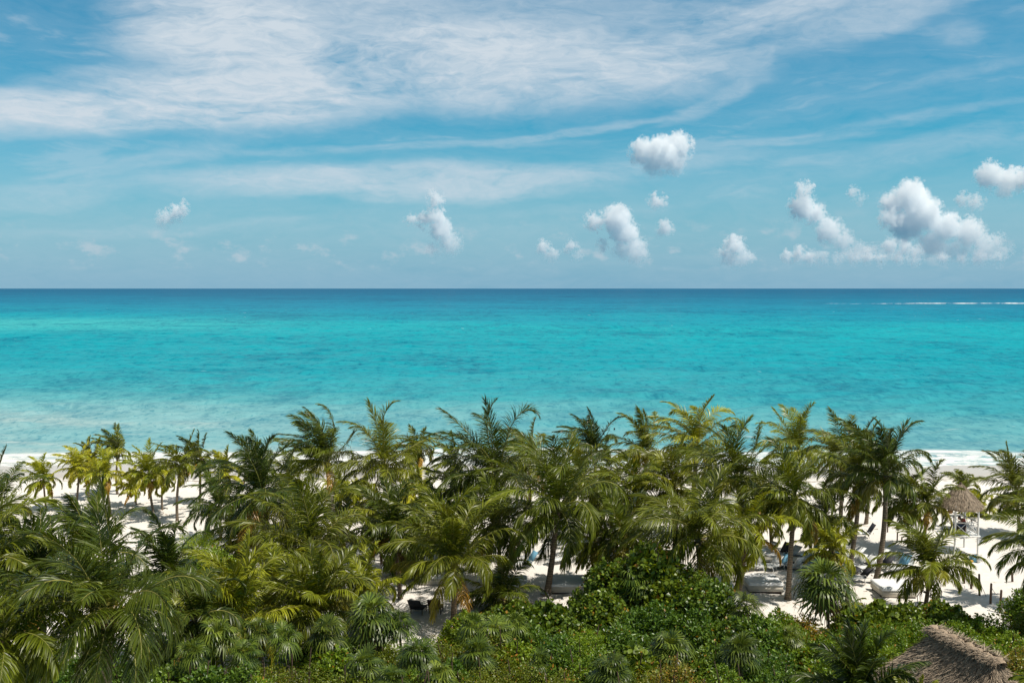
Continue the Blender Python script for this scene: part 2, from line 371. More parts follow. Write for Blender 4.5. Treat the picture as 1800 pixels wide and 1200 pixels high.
    for k, (sx, sy, a0, a1, a2, a3) in enumerate(((1.3, 0.75, 1.95, 2.0, 2.15, 2.4), (0.75, 0.30, 2.1, 2.3, 2.45, 2.65), (0.36, 0.10, 2.4, 2.6, 2.75, 2.95), (0.17, 0.035, 2.65, 2.9, 3.1, 3.4), (0.06, 0.008, 3.0, 3.3, 3.7, 4.1))):
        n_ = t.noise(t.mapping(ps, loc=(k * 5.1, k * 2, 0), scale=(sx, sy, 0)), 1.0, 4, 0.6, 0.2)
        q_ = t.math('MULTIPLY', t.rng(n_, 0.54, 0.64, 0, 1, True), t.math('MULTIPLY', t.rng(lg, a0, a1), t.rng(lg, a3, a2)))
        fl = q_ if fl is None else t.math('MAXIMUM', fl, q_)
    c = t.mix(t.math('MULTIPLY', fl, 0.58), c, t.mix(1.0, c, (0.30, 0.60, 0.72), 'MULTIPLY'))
    # foam: shore wash, rollers, reef line and whitecaps
    fn = t.noise(t.mapping(ps, scale=(0.30, 0.75, 0)), 1.0, 9, 0.74, 1.2)
    sl = t.math('ADD', t.math('MULTIPLY', t.math('SINE', t.math('ADD', t.math('MULTIPLY', x_, 0.045), 0.8)), 1.6),
                t.math('MULTIPLY', t.math('SINE', t.math('ADD', t.math('MULTIPLY', x_, 0.13), 1.6)), 0.9))
    yy = t.math('SUBTRACT', y_, sl)
    sh1 = t.rng(t.math('ADD', yy, t.math('MULTIPLY', t.math('SUBTRACT', fn, 0.5), 9)), 112.0, 108.0, 0, 1, True)
    lace = t.math('MAXIMUM', t.rng(fn, 0.43, 0.54, 0.10, 0.95), t.rng(t.math('ABSOLUTE', t.math('SUBTRACT', yy, 109.4)), 1.1, 0.3, 0, 1))
    for (l0, hw_, am_) in ((105.4, 0.75, 0.9), (102.6, 0.45, 0.8), (113.8, 0.6, 0.55)):
        ed = t.math('ABSOLUTE', t.math('SUBTRACT', t.math('ADD', yy, t.math('MULTIPLY', t.math('SUBTRACT', fn, 0.5), 3.5)), l0))
        lace = t.math('MAXIMUM', lace, t.math('MULTIPLY', t.rng(ed, hw_, hw_ * 0.3, 0, am_), 1.0))
    foam = t.math('MULTIPLY', sh1, lace)
    fn2 = t.noise(t.mapping(ps, loc=(9, 3, 0), scale=(0.09, 0.45, 0)), 1.0, 6, 0.7)
    foam = t.math('MAXIMUM', foam, t.math('MULTIPLY', t.rng(fn2, 0.62, 0.66, 0, 0.7), t.rng(y_, 135, 120, 0, 1)))
    wc = t.noise(t.mapping(cb.outputs[0], loc=(2, 2, 0), scale=(95, 500, 1)), 1.0, 2, 0.5)
    foam = t.math('MAXIMUM', foam, t.math('MULTIPLY', t.rng(wc, 0.755, 0.79, 0, 0.6), t.rng(lg, 2.2, 2.9, 0.25, 1)))
    # reef: about 1.2 km out, to the south
    rn = t.noise(t.mapping(cb.outputs[0], loc=(7, 0, 0), scale=(26, 60, 1)), 1.0, 5, 0.65)
    rl = t.math('ABSOLUTE', t.math('SUBTRACT', t.math('ADD', y_, t.math('MULTIPLY', t.math('SUBTRACT', rn, 0.5), 160)), 1235))
    reef = t.math('MULTIPLY', t.rng(rl, 46, 22, 0, 1, True), t.rng(t.math('ADD', lx, t.math('MULTIPLY', t.math('SUBTRACT', rn, 0.5), 0.5)), 0.36, 0.40, 0, 1))
    rb_ = t.noise(t.mapping(cb.outputs[0], loc=(3, 8, 0), scale=(70, 3, 1)), 1.0, 4, 0.7)
    foam = t.math('MAXIMUM', foam, t.math('MULTIPLY', reef, t.rng(rb_, 0.40, 0.60, 0.0, 0.95)))
    c = t.mix(foam, c, (0.78, 0.78, 0.76))
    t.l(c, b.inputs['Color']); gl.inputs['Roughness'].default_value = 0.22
    # a rough sea never mirrors at full grazing strength: wave slopes cap the reflection
    t.l(t.math('MULTIPLY', t.math('MINIMUM', t.math('MULTIPLY', fr.outputs[0], 0.34), 0.15), t.math('SUBTRACT', 1.0, foam)), mxs.inputs[0])
    bn = t.n('ShaderNodeBump'); bn.inputs['Strength'].default_value = 0.55; bn.inputs['Distance'].default_value = 0.35
    t.l(bn.outputs[0], gl.inputs['Normal']); t.l(bn.outputs[0], fr.inputs['Normal']); hb = t.math('ADD', t.noise(t.mapping(ps, scale=(0.22, 0.5, 0)), 1.0, 8, 0.62), t.math('MULTIPLY', foam, 0.3))
    t.l(hb, bn.inputs['Height']); t.l(bn.outputs[0], b.inputs['Normal'])
    o_ = link('sea', np_mesh('sea', V, Q, [m_], smooth=True)); tag(o_, kind='structure')
build_sea()
# ---------------------------------------------------------------- coconut palms
def nrm(a): return a / (np.linalg.norm(a, axis=-1, keepdims=True) + 1e-9)
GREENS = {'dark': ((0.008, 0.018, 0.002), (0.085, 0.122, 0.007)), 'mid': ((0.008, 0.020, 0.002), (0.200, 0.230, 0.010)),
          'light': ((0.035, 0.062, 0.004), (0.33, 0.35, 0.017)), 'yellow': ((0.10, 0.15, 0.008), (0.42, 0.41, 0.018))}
def add_frond(A, rs, o, azm, el0, droop, L, nl, leaflen, leafw, wind, c0, c1, cr, segs=3, beta=0.35, sag=0.5, lift=0.0):
    K = 15; t = np.linspace(0, 1, K)
    kb = rs.uniform(1.5, 3.2); elv = el0 - droop * (0.35 * t + 0.65 * t ** kb) + 0.12 * np.sin(t * 5 + rs.uniform(0, 6))
    h = np.array([math.cos(azm), math.sin(azm), 0.0]); up = np.array([0, 0, 1.0])
    T = np.cos(elv)[:, None] * h + np.sin(elv)[:, None] * up
    T = nrm(T + wind[None] * (0.15 + 0.85 * t[:, None] ** 1.2))
    p = o + np.concatenate([np.zeros((1, 3)), np.cumsum((T[:-1] + T[1:]) * 0.5 * (L / (K - 1)), 0)])
    # petiole + rachis
    A.tube(p, np.interp(t, [0, .12, 1], [0.055, 0.034, 0.010]) * (L / 4.2), 3, cr)
    side0 = np.array([-math.sin(azm), math.cos(azm), 0.0])
    roll = rs.normal(0, 0.32)
    S = nrm(side0 - (T @ side0)[:, None] * T); N = nrm(np.cross(S, T)); N *= np.sign(N[:, 2:3] + 1e-6)
    if K: S, N = S * math.cos(roll) + N * math.sin(roll), N * math.cos(roll) - S * math.sin(roll)
    tj = np.linspace(0.13, 0.995, nl); tj = np.clip(tj + rs.normal(0, 0.3 / nl, nl), 0.12, 1.0)
    for sg in (-1, 1):
        I = lambda a: np.stack([np.interp(tj, t, a[:, k]) for k in range(3)], -1)
        pj, Tj, Sj, Nj = I(p), nrm(I(T)), nrm(I(S)), nrm(I(N))
        al = np.radians(np.interp(tj, [0.1, 0.5, 1], [70, 50, 14])) + rs.normal(0, 0.09, nl)
        be = beta + rs.normal(0, 0.14, nl)
        d = np.cos(al)[:, None] * Tj + np.sin(al)[:, None] * (np.cos(be)[:, None] * sg * Sj + np.sin(be)[:, None] * Nj)
        ll = leaflen * np.interp(tj, [0.1, 0.22, 0.45, 0.75, 1.0], [0.45, 0.85, 1.0, 0.8, 0.42]) * rs.uniform(0.82, 1.08, nl)
        ns = segs + 1; P_ = np.zeros((nl, ns, 3)); P_[:, 0] = pj; Wd = np.zeros((nl, ns, 3))
        gsag = sag * rs.uniform(0.5, 1.4, nl)
        for s_ in range(ns):
            dd = nrm(d + (gsag * (s_ + 0.4) / segs * 1.25)[:, None] * np.array([0, 0, -1.0]) + wind[None] * (0.75 * s_ / segs))
            wv = nrm(Tj - (Tj * dd).sum(1, keepdims=True) * dd + 0.35 * rs.normal(0, 1, (nl, 3)) * (1 if s_ == 0 else 0))
            if s_ == 0: wbase = wv
            Wd[:, s_] = nrm(wbase - (wbase * dd).sum(1, keepdims=True) * dd)
            if s_ < segs: P_[:, s_ + 1] = P_[:, s_] + dd * (ll / segs)[:, None]
        prof = np.array([0.55, 1.0, 0.75, 0.1]) if segs == 3 else np.array([0.7, 1.0, 0.12])
        hw = leafw * 0.5 * prof[None, :, None]
        V = np.stack([P_ - Wd * hw, P_ + Wd * hw], 2).reshape(nl, ns * 2, 3)
        base = np.arange(nl)[:, None] * ns * 2; k = np.arange(segs)[None] * 2
        Q = np.stack([base + k, base + k + 1, base + k + 3, base + k + 2], -1).reshape(-1, 4)
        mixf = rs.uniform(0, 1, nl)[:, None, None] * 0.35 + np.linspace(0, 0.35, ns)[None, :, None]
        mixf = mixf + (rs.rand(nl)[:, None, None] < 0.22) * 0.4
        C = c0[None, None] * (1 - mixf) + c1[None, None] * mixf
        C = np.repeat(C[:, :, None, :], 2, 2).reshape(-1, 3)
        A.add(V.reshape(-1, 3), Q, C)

def make_palm(name, base, top, L, kind, label, group, nf=24, windk=0.5, nl=52, seed=1, up=0.0, dry=1, nuts=True, spread=1.0, leafw=0.062, cat='palm', hang=0):
    rs = np.random.RandomState(seed)
    base = Vector(base); top = Vector(top)
    root = empty(name, base, label, cat, group)
    o = np.array(top - base)
    # trunk
    lean = np.array([rs.uniform(-.25, .25), rs.uniform(-.25, .25), 0.0])
    n = 14; s = np.linspace(0, 1, n)[:, None]
    foot = np.array([0, 0, -0.25])
    pts = foot * (1 - s) + o * s + lean * (np.sin(s * math.pi)) * min(1.0, o[2] / 6)
    hgt = max(o[2], 0.6)
    r0 = 0.125 + 0.008 * hgt
    rad = np.interp(s[:, 0], [0, 0.05, 0.15, 0.8, 0.93, 1], [r0 * 1.6, r0 * 1.25, r0, r0 * 0.78, r0 * 1.15, r0 * 0.9]) * min(1.15, max(0.5, L / 3.6)) 
    A = Acc(); A.tube(pts, rad, 10, (1, 1, 1))
    link('trunk', A.mesh('palm_trunk', [M_TRUNK], True), root)
    # crown
    c_lo, c_hi = [np.array(c) for c in GREENS[kind]]
    crn = Acc(); W = np.array([-0.95, -0.30, 0.05]) * windk
    off = rs.uniform(0, 6.28)
    for i in range(nf):
        a = (i + 0.5) / nf
        azm = off + i * 2.39996 + rs.normal(0, 0.12)
        el0 = R(84 - 108 * spread * a ** 0.9 + up * 18 + rs.normal(0, 10))
        dr = R(58 + 62 * a ** 0.6 + rs.normal(0, 22)) * (1 - 0.45 * up)
        Lf = L * (0.80 + 0.35 * math.sin(math.pi * min(1, a + 0.25)) + rs.uniform(-0.07, 0.07))
        k = rs.uniform(0, 1) ** 1.4 * (1.6 if rs.rand() < 0.25 else 0.9)
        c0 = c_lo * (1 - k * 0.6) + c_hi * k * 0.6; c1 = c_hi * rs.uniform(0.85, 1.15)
        if a > 0.62 and rs.rand() < 0.30: c0 = c0 * 0.6 + np.array([0.22, 0.19, 0.02]) * 0.4; c1 = c1 * .5 + np.array([0.30, 0.23, 0.025]) * .5
        cr = np.array([0.30, 0.29, 0.07]) * rs.uniform(0.7, 1.3)
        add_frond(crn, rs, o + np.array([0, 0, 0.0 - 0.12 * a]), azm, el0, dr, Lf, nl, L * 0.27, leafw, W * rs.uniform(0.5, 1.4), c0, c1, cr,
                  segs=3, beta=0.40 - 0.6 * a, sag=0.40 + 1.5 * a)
    # fibrous sheath and stubs of old stalks
    link('crown', crn.mesh('palm_crown', [M_FROND]), root)
    for q in range(dry):
        D_ = Acc(); azm = rs.uniform(0, 6.28)
        if q == 0: azm = -math.pi / 2 + rs.uniform(-1.2, 1.2)
        col = np.array([0.36, 0.22, 0.03]) * rs.uniform(0.75, 1.1)
        add_frond(D_, rs, o + np.array([0, 0, -0.25]), azm, R(-8 - 25 * rs.rand()), R(62), L * 0.85, nl, L * 0.2, leafw, W * 0.5, col * 0.8, col * 1.2, col, sag=1.3, beta=-0.1)
        tag(link('yellowing_frond', D_.mesh('dry_frond', [M_FROND]), root), 'yellowing hanging frond')
    if hang or hgt > 2:
        H_ = Acc()
        for q in range(10 + hang):
            azm = rs.uniform(0, 6.28); h = np.array([math.cos(azm), math.sin(azm), 0])
            l = rs.uniform(0.25, 0.55) + (0.35 if hang else 0)
            z0 = -0.05 - rs.uniform(0, 0.35 + 0.07 * hang)
            p0 = o + h * r0 * 0.8 + np.array([0, 0, z0])
            pts2 = np.array([p0, p0 + h * l * 0.4 + np.array([0, 0, 0.05]), p0 + h * l * 0.65 + np.array([0, 0, -l * 0.35]), p0 + h * l * 0.6 + np.array([0, 0, -l * 0.9])])
            H_.tube(pts2, [0.045, 0.04, 0.03, 0.012], 3, np.array([0.13, 0.07, 0.03]) * rs.uniform(0.5, 1.3))
        link('old_stalks', H_.mesh('old_stalks', [M_DRY]), root)
    if nuts and hgt > 3 and L > 2.6:
        for q in range(rs.randint(3, 7)):
            B = Acc()
            azm = rs.uniform(0, 6.28); rr = r0 + 0.12
            c = o + np.array([math.cos(azm) * rr, math.sin(azm) * rr, -0.28 - rs.uniform(0, 0.28)])
            th = np.linspace(0, math.pi, 6)
            pts3 = c + np.stack([0 * th, 0 * th, -0.14 * np.cos(th)], -1)
            B.tube(pts3, np.maximum(0.002, 0.115 * np.sin(th)), 7, (1, 1, 1))
            link('coconut', B.mesh('coconut', [M_NUT], True), root)
    return root

PALMS = [
 # px, py (crown base), D, reach px, kind, wind, up, label
 (76, 842, 80, 42, 'yellow', .5, .2, 'small yellow green coconut palm standing apart at the edge of the open beach'),
 (140, 822, 80, 44, 'yellow', .5, .1, 'yellowish coconut palm beside the tallest windblown one in the beach row'),
 (184, 834, 78, 48, 'yellow', .6, 0, 'brightest yellow bushy coconut palm in the beach row'),
 (160, 812, 84, 40, 'mid', .6, .2, 'green coconut palm behind the yellow ones in the beach row'),
 (208, 796, 86, 44, 'mid', 1.3, .4, 'windblown coconut palm standing highest against the sea in the beach row'),
 (237, 856, 82, 36, 'yellow', .6, .5, 'short thin yellow palm, first bare trunk of the beach row'),
 (262, 832, 79, 50, 'yellow', .5, .3, 'upright yellow coconut palm with bare trunk on white sand'),
 (286, 838, 80, 42, 'yellow', .8, -.2, 'drooping yellow coconut palm with curved bare trunk on white sand'),
 (318, 818, 76.6, 52, 'mid', .5, .3, 'green coconut palm with the longest bare trunk on the open sand'),
 (352, 806, 83, 44, 'dark', .9, .2, 'dark coconut palm close behind the long bare trunk on the open sand'),
 (398, 835, 80, 44, 'light', .6, .2, 'small light green palm behind the big dark spreading palm'),
 (386, 892, 70, 68, 'dark', .5, 0, 'dark coconut palm over the bright green bush, with pale slim trunk'),
 (462, 872, 60, 122, 'dark', .55, .1, 'large dark spreading coconut palm rising beside the open sand'),
 (455, 812, 84, 50, 'mid', .6, 0, 'palm half hidden behind the large dark spreading palm'),
 (512, 840, 80, 56, 'mid', .6, 0, 'olive palm between the large dark spreading palm and the windswept one'),
 (576, 812, 72, 96, 'mid', 1.5, .5, 'strongly windswept coconut palm with fronds combed to one side against the sea'),
 (600, 868, 80, 50, 'light', .6, 0, 'low palm under the strongly windswept one'),
 (632, 884, 80, 46, 'yellow', .5, .1, 'small bright yellow coconut palm on white sand under the fan shaped palm'),
 (676, 820, 68, 108, 'mid', .45, .2, 'tall fan shaped coconut palm with wide open crown against the sea'),
 (735, 792, 84, 46, 'mid', 1.2, 0, 'windblown palm just behind the wide open crown, before the surf'),
 (722, 866, 80, 48, 'yellow', .5, .1, 'yellow green palm behind the slender dark trunks'),
 (755, 872, 76, 52, 'light', .6, .1, 'light olive palm beside the yellow green one behind the slender trunks'),
 (548, 962, 52, 140, 'mid', .55, .1, 'big arching coconut palm with glossy fronds hanging over the pale loungers'),
 (690, 932, 57, 88, 'dark', .5, .1, 'dark palm with brown dead sheaths hanging down its slender trunk'),
 (668, 902, 64, 60, 'mid', .5, 0, 'smaller palm directly behind the one with dead brown sheaths'),
 (800, 990, 53, 135, 'mid', .5, .45, 'upright feathery coconut palm above the two dark beach chairs'),
 (820, 880, 66, 78, 'mid', .6, 0, 'olive coconut palm behind the upright feathery one'),
 (800, 812, 84, 46, 'mid', .8, .1, 'small palm at the surf gap beside the big dark crown'),
 (872, 832, 66, 128, 'dark', .6, .3, 'tall dark coconut palm with bristling crown high above the sea line'),
 (930, 812, 80, 70, 'mid', .8, .1, 'coconut palm squeezed behind the bristling dark crown'),
 (880, 925, 60, 92, 'mid', .5, -.1, 'palm filling the gap between the bristling dark crown and the central giant'),
 (980, 895, 57.5, 152, 'mid', .6, .1, 'central giant coconut palm with long drooping fronds beside its thick dark trunk'),
 (884, 1052, 55, 78, 'dark', .4, .2, 'low palm with browning fronds at the end of the white beach bed'),
 (1046, 792, 80, 66, 'dark', 1.4, .4, 'windswept dark palm with rounded crown against the sea, next to the swimmer'),
 (1022, 842, 74, 66, 'light', .7, 0, 'light olive palm below the windswept rounded crown'),
 (1074, 862, 70, 72, 'mid', .6, 0, 'palm in the thick of the grove below the swimmer'),
 (1138, 796, 80, 72, 'mid', .9, .2, 'coconut palm with split open crown between the swimmer and the tallest palm'),
 (1120, 872, 66, 86, 'mid', .6, 0, 'palm with drooping olive fronds behind the sea grape thicket'),
 (1096, 950, 58, 92, 'dark', .5, .2, 'dark narrow palm rising straight out of the sea grape thicket'),
 (1226, 782, 72, 88, 'light', 1.1, .3, 'tallest coconut palm against the sea, with pale windblown crown'),
 (1185, 858, 66, 84, 'mid', .6, .1, 'palm right below the tallest pale crown'),
 (1228, 945, 52, 146, 'mid', .5, .1, 'largest palm over the sea grape thicket, with wide arching fronds and dead stalks'),
 (1298, 842, 60, 114, 'mid', .6, .3, 'tall palm with upright top beside the surf gap'),
 (1312, 930, 56, 88, 'light', .7, -.4, 'palm whose bright fronds droop over the dark slim trunks by the beach beds'),
 (1404, 792, 82, 74, 'light', .8, .2, 'airy palm with spiky crown against the sea beyond the loungers'),
 (1398, 872, 57, 92, 'mid', .6, .1, 'palm with long clean trunk standing before the beach bed with rumpled sheet'),
 (1352, 885, 68, 72, 'light', .5, 0, 'yellow green palm in the grove behind the row of white loungers'),
 (1450, 905, 66, 76, 'dark', .5, 0, 'dark palm shading the row of white loungers'),
 (1478, 800, 76, 70, 'mid', .8, 0, 'dense palm crown next to the spiky airy one'),
 (1512, 842, 63, 84, 'mid', .6, .1, 'palm with straight trunk at the end of the lounger rows'),
 (1522, 795, 76, 60, 'mid', 1.0, .2, 'windblown palm behind the straight twin trunks'),
 (1557, 835, 60, 98, 'dark', .6, .4, 'tall dark palm whose long trunk ends behind the white square beach bed'),
 (1590, 880, 68, 64, 'dark', .6, 0, 'dark low crowned palm between the tall dark palm and the thatched tower'),
 (1630, 884, 66, 66, 'mid', .7, .2, 'palm partly covering the thatched tower roof'),
 (1693, 862, 84, 40, 'mid', .6, .2, 'small palm just behind the thatched tower'),
 (1722, 900, 78, 44, 'yellow', .5, 0, 'low yellow palm peeping out behind the thatched tower eave'),
 (1788, 862, 72, 74, 'mid', .7, .3, 'coconut palm beyond the thatched tower at the frame edge'),
 (1634, 1000, 54, 98, 'mid', .5, .2, 'short stout palm with shaggy brown trunk beside the white square beach bed'),
 (1852, 968, 47, 118, 'mid', .7, 0, 'big palm reaching in over the rope posts'),
 (1832, 905, 56, 72, 'mid', .7, 0, 'palm behind the one that reaches over the rope posts'),
 (1464, 968, 58, 66, 'light', .5, .3, 'bright green young palm above the fan palm with slender trunk'),
 (1490, 1075, 51, 36, 'light', .3, .7, 'tiny young palm with few stiff leaves by the white square beach bed'),
 (165, 985, 42, 130, 'dark', .7, .3, 'dark bushy palm directly behind the nearest big palm'),
 (300, 1010, 47, 92, 'dark', .8, .2, 'wind combed dark palm leaning over the bright green bush'),
 (190, 1085, 31, 208, 'dark', .4, .1, 'nearest big coconut palm with green nuts and long arching fronds'),
 (70, 1020, 38, 138, 'dark', .6, 0, 'dark palm between the nearest big palm and the cut off one at the edge'),
 (-40, 1000, 36, 165, 'mid', .6, .1, 'palm cut off by the frame edge with fronds reaching in'),
 (8, 1120, 29, 165, 'mid', .5, -.2, 'low palm in the bottom corner with one bright folded frond and dark trunk'),
 (-8, 892, 60, 85, 'dark', .7, .3, 'dark crown at the frame edge in front of the surf'),
 (422, 1092, 44, 140, 'light', .45, .5, 'upright light green palm above the fan palms'),
 (345, 1085, 40, 110, 'dark', .5, 0, 'dark shaded palm between the nearest big palm and the upright light green one'),
 (556, 1078, 46, 122, 'mid', .5, .4, 'palm with orange tipped lower fronds above the fan palm cluster'),
 (484, 1032, 49, 90, 'light', .5, 0, 'light palm with criss crossing fronds behind the orange tipped one'),
 (735, 958, 61, 76, 'mid', .6, .1, 'palm filling the gap between the slender dark trunks and the upright feathery palm'),
 (602, 925, 66, 66, 'dark', .7, 0, 'dark palm tucked behind the big arching glossy one'),
 (428, 948, 62, 72, 'mid', .6, .1, 'palm under the large dark spreading one, in front of the bright green bush'),
 (640, 1046, 51, 78, 'light', .6, .3, 'young light palm in front of the brightest sunlit lounger'),
 (772, 930, 64, 66, 'dark', .7, .1, 'dark palm behind the upright feathery one, on its landward side'),
 (1046, 955, 59, 70, 'mid', .7, 0, 'palm closing the gap between the central giant and the sea grape thicket'),
 (505, 915, 66, 70, 'mid', .6, .1, 'palm between the large dark spreading one and the big arching one'),
 (1512, 1228, 32, 122, 'dark', .5, .5, 'dark blurred coconut palm at the bottom edge beside the thatched roof'),
 (1616, 1262, 29, 66, 'mid', .5, .4, 'palm with a pale frond lying over the thatched roof'),
 (1850, 1235, 31, 75, 'mid', .5, .4, 'palm fronds in the bottom corner past the thatched roof'),
]
for i, (px, py, D, r, kind, wk, up, lab) in enumerate(PALMS):
    top = P(px, py, D); bx = top.x + random.Random(i).uniform(-.9, .9) * min(1, top.z / 7); by = top.y + random.Random(i + 99).uniform(-.3, .3)
    base = Vector((bx, by, ground_z(bx, by)))
    L = r * D / F * (1.0 if r > 180 else 1.02 if r > 95 else 1.1)
    near = r > 100
    make_palm('coconut_palm', base, top, L, kind, lab, 'coconut palms of the beach grove', nf=(32 if r > 120 else 28 if r > 70 else 22),
              windk=wk * 0.85, nl=(96 if r > 140 else 78 if near else 56 if r > 60 else 40), seed=100 + i, up=up,
              dry=(2 if 'orange' in lab or 'browning' in lab or 'droop over' in lab else 1 if (i * 7) % 10 < 6 else 0),
              leafw=(0.038 if r > 180 else 0.046 if near else 0.057 if r > 60 else 0.07),
              hang=(22 if 'shaggy' in lab or 'sheaths' in lab else 0), spread=(0.8 if up > .35 else 1.0))

# ---------------------------------------------------------------- fan palms
def add_fan(A, rs, o, d, up_, rad, c0, c1, nseg=17, arc=R(235)):
    """one pleated fan leaf, d = axis direction of the blade, up_ = its face normal"""
    d = nrm(np.array(d, float)); n = np.array(up_, float); n = nrm(n - n @ d * d); s = np.cross(d, n)
    th = np.linspace(-arc / 2, arc / 2, nseg) + rs.normal(0, 0.03, nseg)
    rl = rad * (0.72 + 0.28 * np.cos(th / 2)) * rs.uniform(0.85, 1.05, nseg)
    dirs = np.cos(th)[:, None] * d + np.sin(th)[:, None] * s + n * 0.18
    dirs = nrm(dirs)
    side = nrm(-np.sin(th)[:, None] * d + np.cos(th)[:, None] * s)
    st = [0.04, 0.55, 0.85, 1.0]; wd = [0.006, 0.075, 0.05, 0.004]
    P_ = []
    for k, (q, w_) in enumerate(zip(st, wd)):
        c = o + dirs * (rl * q)[:, None] + np.array([0, 0, -1.0]) * (rl * (0.25 + 0.5 * rs.rand()) * q ** 3)[:, None]
        P_.append(np.stack([c - side * rad * w_ * 0.62, c + side * rad * w_ * 0.62], 1))
    V = np.stack(P_, 1).reshape(nseg, 8, 3)
    b = np.arange(nseg)[:, None] * 8; k = np.arange(3)[None] * 2
    Q = np.stack([b + k, b + k + 1, b + k + 3, b + k + 2], -1).reshape(-1, 4)
    f = rs.uniform(0, .7, nseg)[:, None, None]; C = np.repeat(c0 * (1 - f) + c1 * f, 8, 1).reshape(-1, 3)
    A.add(V.reshape(-1, 3), Q, C)
def make_fan_palm(base, top, rad, label, seed, n=22, dead=False, light=0.0):
    rs = np.random.RandomState(seed); base = Vector(base); o = np.array(Vector(top) - base)
    root = empty('fan_palm', base, label, 'fan palm', 'fan palms in the planting')
    A = Acc(); s = np.linspace(0, 1, 8)[:, None]
    A.tube(np.array([0, 0, -0.2]) * (1 - s) + o * s + np.array([0.12, 0.05, 0]) * np.sin(s * 3.14), np.linspace(0.075, 0.055, 8), 8, (1, 1, 1))
    link('trunk', A.mesh('fan_trunk', [M_TRUNK], True), root)
    c0, c1 = np.array([0.016, 0.036, 0.004]), np.array([0.155, 0.205, 0.022])
    c0 = c0 * (1 + light); c1 = c1 * (1 + light)
    n = int(n * 0.85)
    Cn = Acc()
    for i in range(n):
        a = (i + .5) / n; azm = i * 2.39996 + rs.normal(0, .15); elv = R(82 - 120 * a + rs.normal(0, 8))
        h = np.array([math.cos(azm), math.sin(azm), 0]); d = h * math.cos(elv) + np.array([0, 0, math.sin(elv)])
        pl = rad * rs.uniform(0.35, 0.55); e = o + d * pl
        Cn.tube(np.array([o, (o + e) / 2 + np.array([0, 0, .03]), e]), [0.018, 0.013, 0.01], 3, c1)
        bd = nrm(d + np.array([0, 0, -0.45])); nn = np.array([0, 0, 1.0]) * math.cos(elv) - h * math.sin(elv) * 0.9
        add_fan(Cn, rs, e, bd, nn + rs.normal(0, .15, 3), rad * rs.uniform(0.62, 0.8), c0 * rs.uniform(.8, 1.2), c1 * rs.uniform(.8, 1.3))
    link('crown', Cn.mesh('fan_crown', [M_FAN]), root)
    if dead:
        Dn = Acc()
        for i in range(9):
            azm = rs.uniform(0, 6.28); h = np.array([math.cos(azm), math.sin(azm), 0])
            e = o + h * rad * 0.22 + np.array([0, 0, -rad * rs.uniform(.15, .5)])
            add_fan(Dn, rs, e, h * .25 + np.array([0, 0, -1]), h, rad * .5, np.array([.10, .06, .03]), np.array([.24, .16, .09]), 12, R(120))
        link('dead_leaves', Dn.mesh('dead_fans', [M_DRY]), root)
    return root
FANS = [
 (1452, 1028, 47, 66, 'fan palm on a tall slender trunk, with shaggy round head', 1, 0.1),
 (1312, 1068, 46, 46, 'spiky dark fan palm in front of the beach bed with rumpled sheet', 0, 0),
 (1118, 1022, 49, 46, 'fan palm poking out of the sea grape thicket', 0, 0.2),
 (655, 1085, 42, 58, 'fan palm with brown dead skirt in the middle of the cluster', 1, 0.1),
 (575, 1115, 40, 52, 'bluish dark fan palm under the orange tipped palm', 0, -0.1),
 (640, 1168, 37, 50, 'wide fan palm at the bottom of the cluster', 0, 0.1),
 (700, 1100, 42, 50, 'fan palm at the edge of the sand beside the slender trunks', 0, 0.1),
 (735, 1150, 38, 54, 'fan palm with long loose leaves in the middle foreground', 0, 0.25),
 (832, 1102, 42, 42, 'silvery fan palm showing one bright open leaf', 0, 0.5),
 (870, 1110, 41, 44, 'pale fan palm beside the silvery one', 0, 0.4),
 (905, 1100, 43, 40, 'star shaped fan palm at the edge of the sea grape', 0, 0.4),
 (838, 1150, 38, 50, 'fan palm above the mossy green bush', 0, 0.1),
 (770, 1190, 36, 50, 'fan palm cut by the bottom edge, near the centre of the planting', 0, 0.2),
 (690, 1195, 36, 48, 'fan palm cut by the bottom edge, beside the wide one', 0, 0.1),
 (385, 1118, 38, 52, 'silver green fan palm beside the leafy corner bush', 0, 0.35),
 (430, 1150, 37, 46, 'grey green fan palm next to the leafy corner bush', 0, 0.3),
 (455, 1110, 41, 46, 'fan palm under the upright light green palm', 0, 0),
 (500, 1120, 39, 44, 'fan palm with two pale round leaves', 0, 0.5),
 (338, 1150, 36, 44, 'fan palm half under the nearest big palm frond', 0, 0.1),
 (1178, 1140, 39, 54, 'shock headed fan palm above the tangled bush', 0, 0.15),
 (1075, 1180, 36, 54, 'dark fan palm with narrow leaves at the bottom of the thicket', 0, -0.1),
 (1300, 1145, 38, 52, 'dark fan palm between the thicket and the slender trunk', 0, -0.1),
 (950, 1165, 38, 40, 'fan palm beside the shrub with yellow stems', 0, 0.1),
 (1390, 1120, 43, 34, 'small fan palm on the green slope by the slender trunk', 0, 0.2),
]
for i, (px, py, D, r, lab, dead, lt) in enumerate(FANS):
    top = P(px, py, D); rad = r * D / F * (0.88 if dead else 0.8)
    make_fan_palm((top.x + .1, top.y, ground_z(top.x, top.y)), top, rad, lab, 400 + i, 26 if r > 50 else 20, dead, lt)

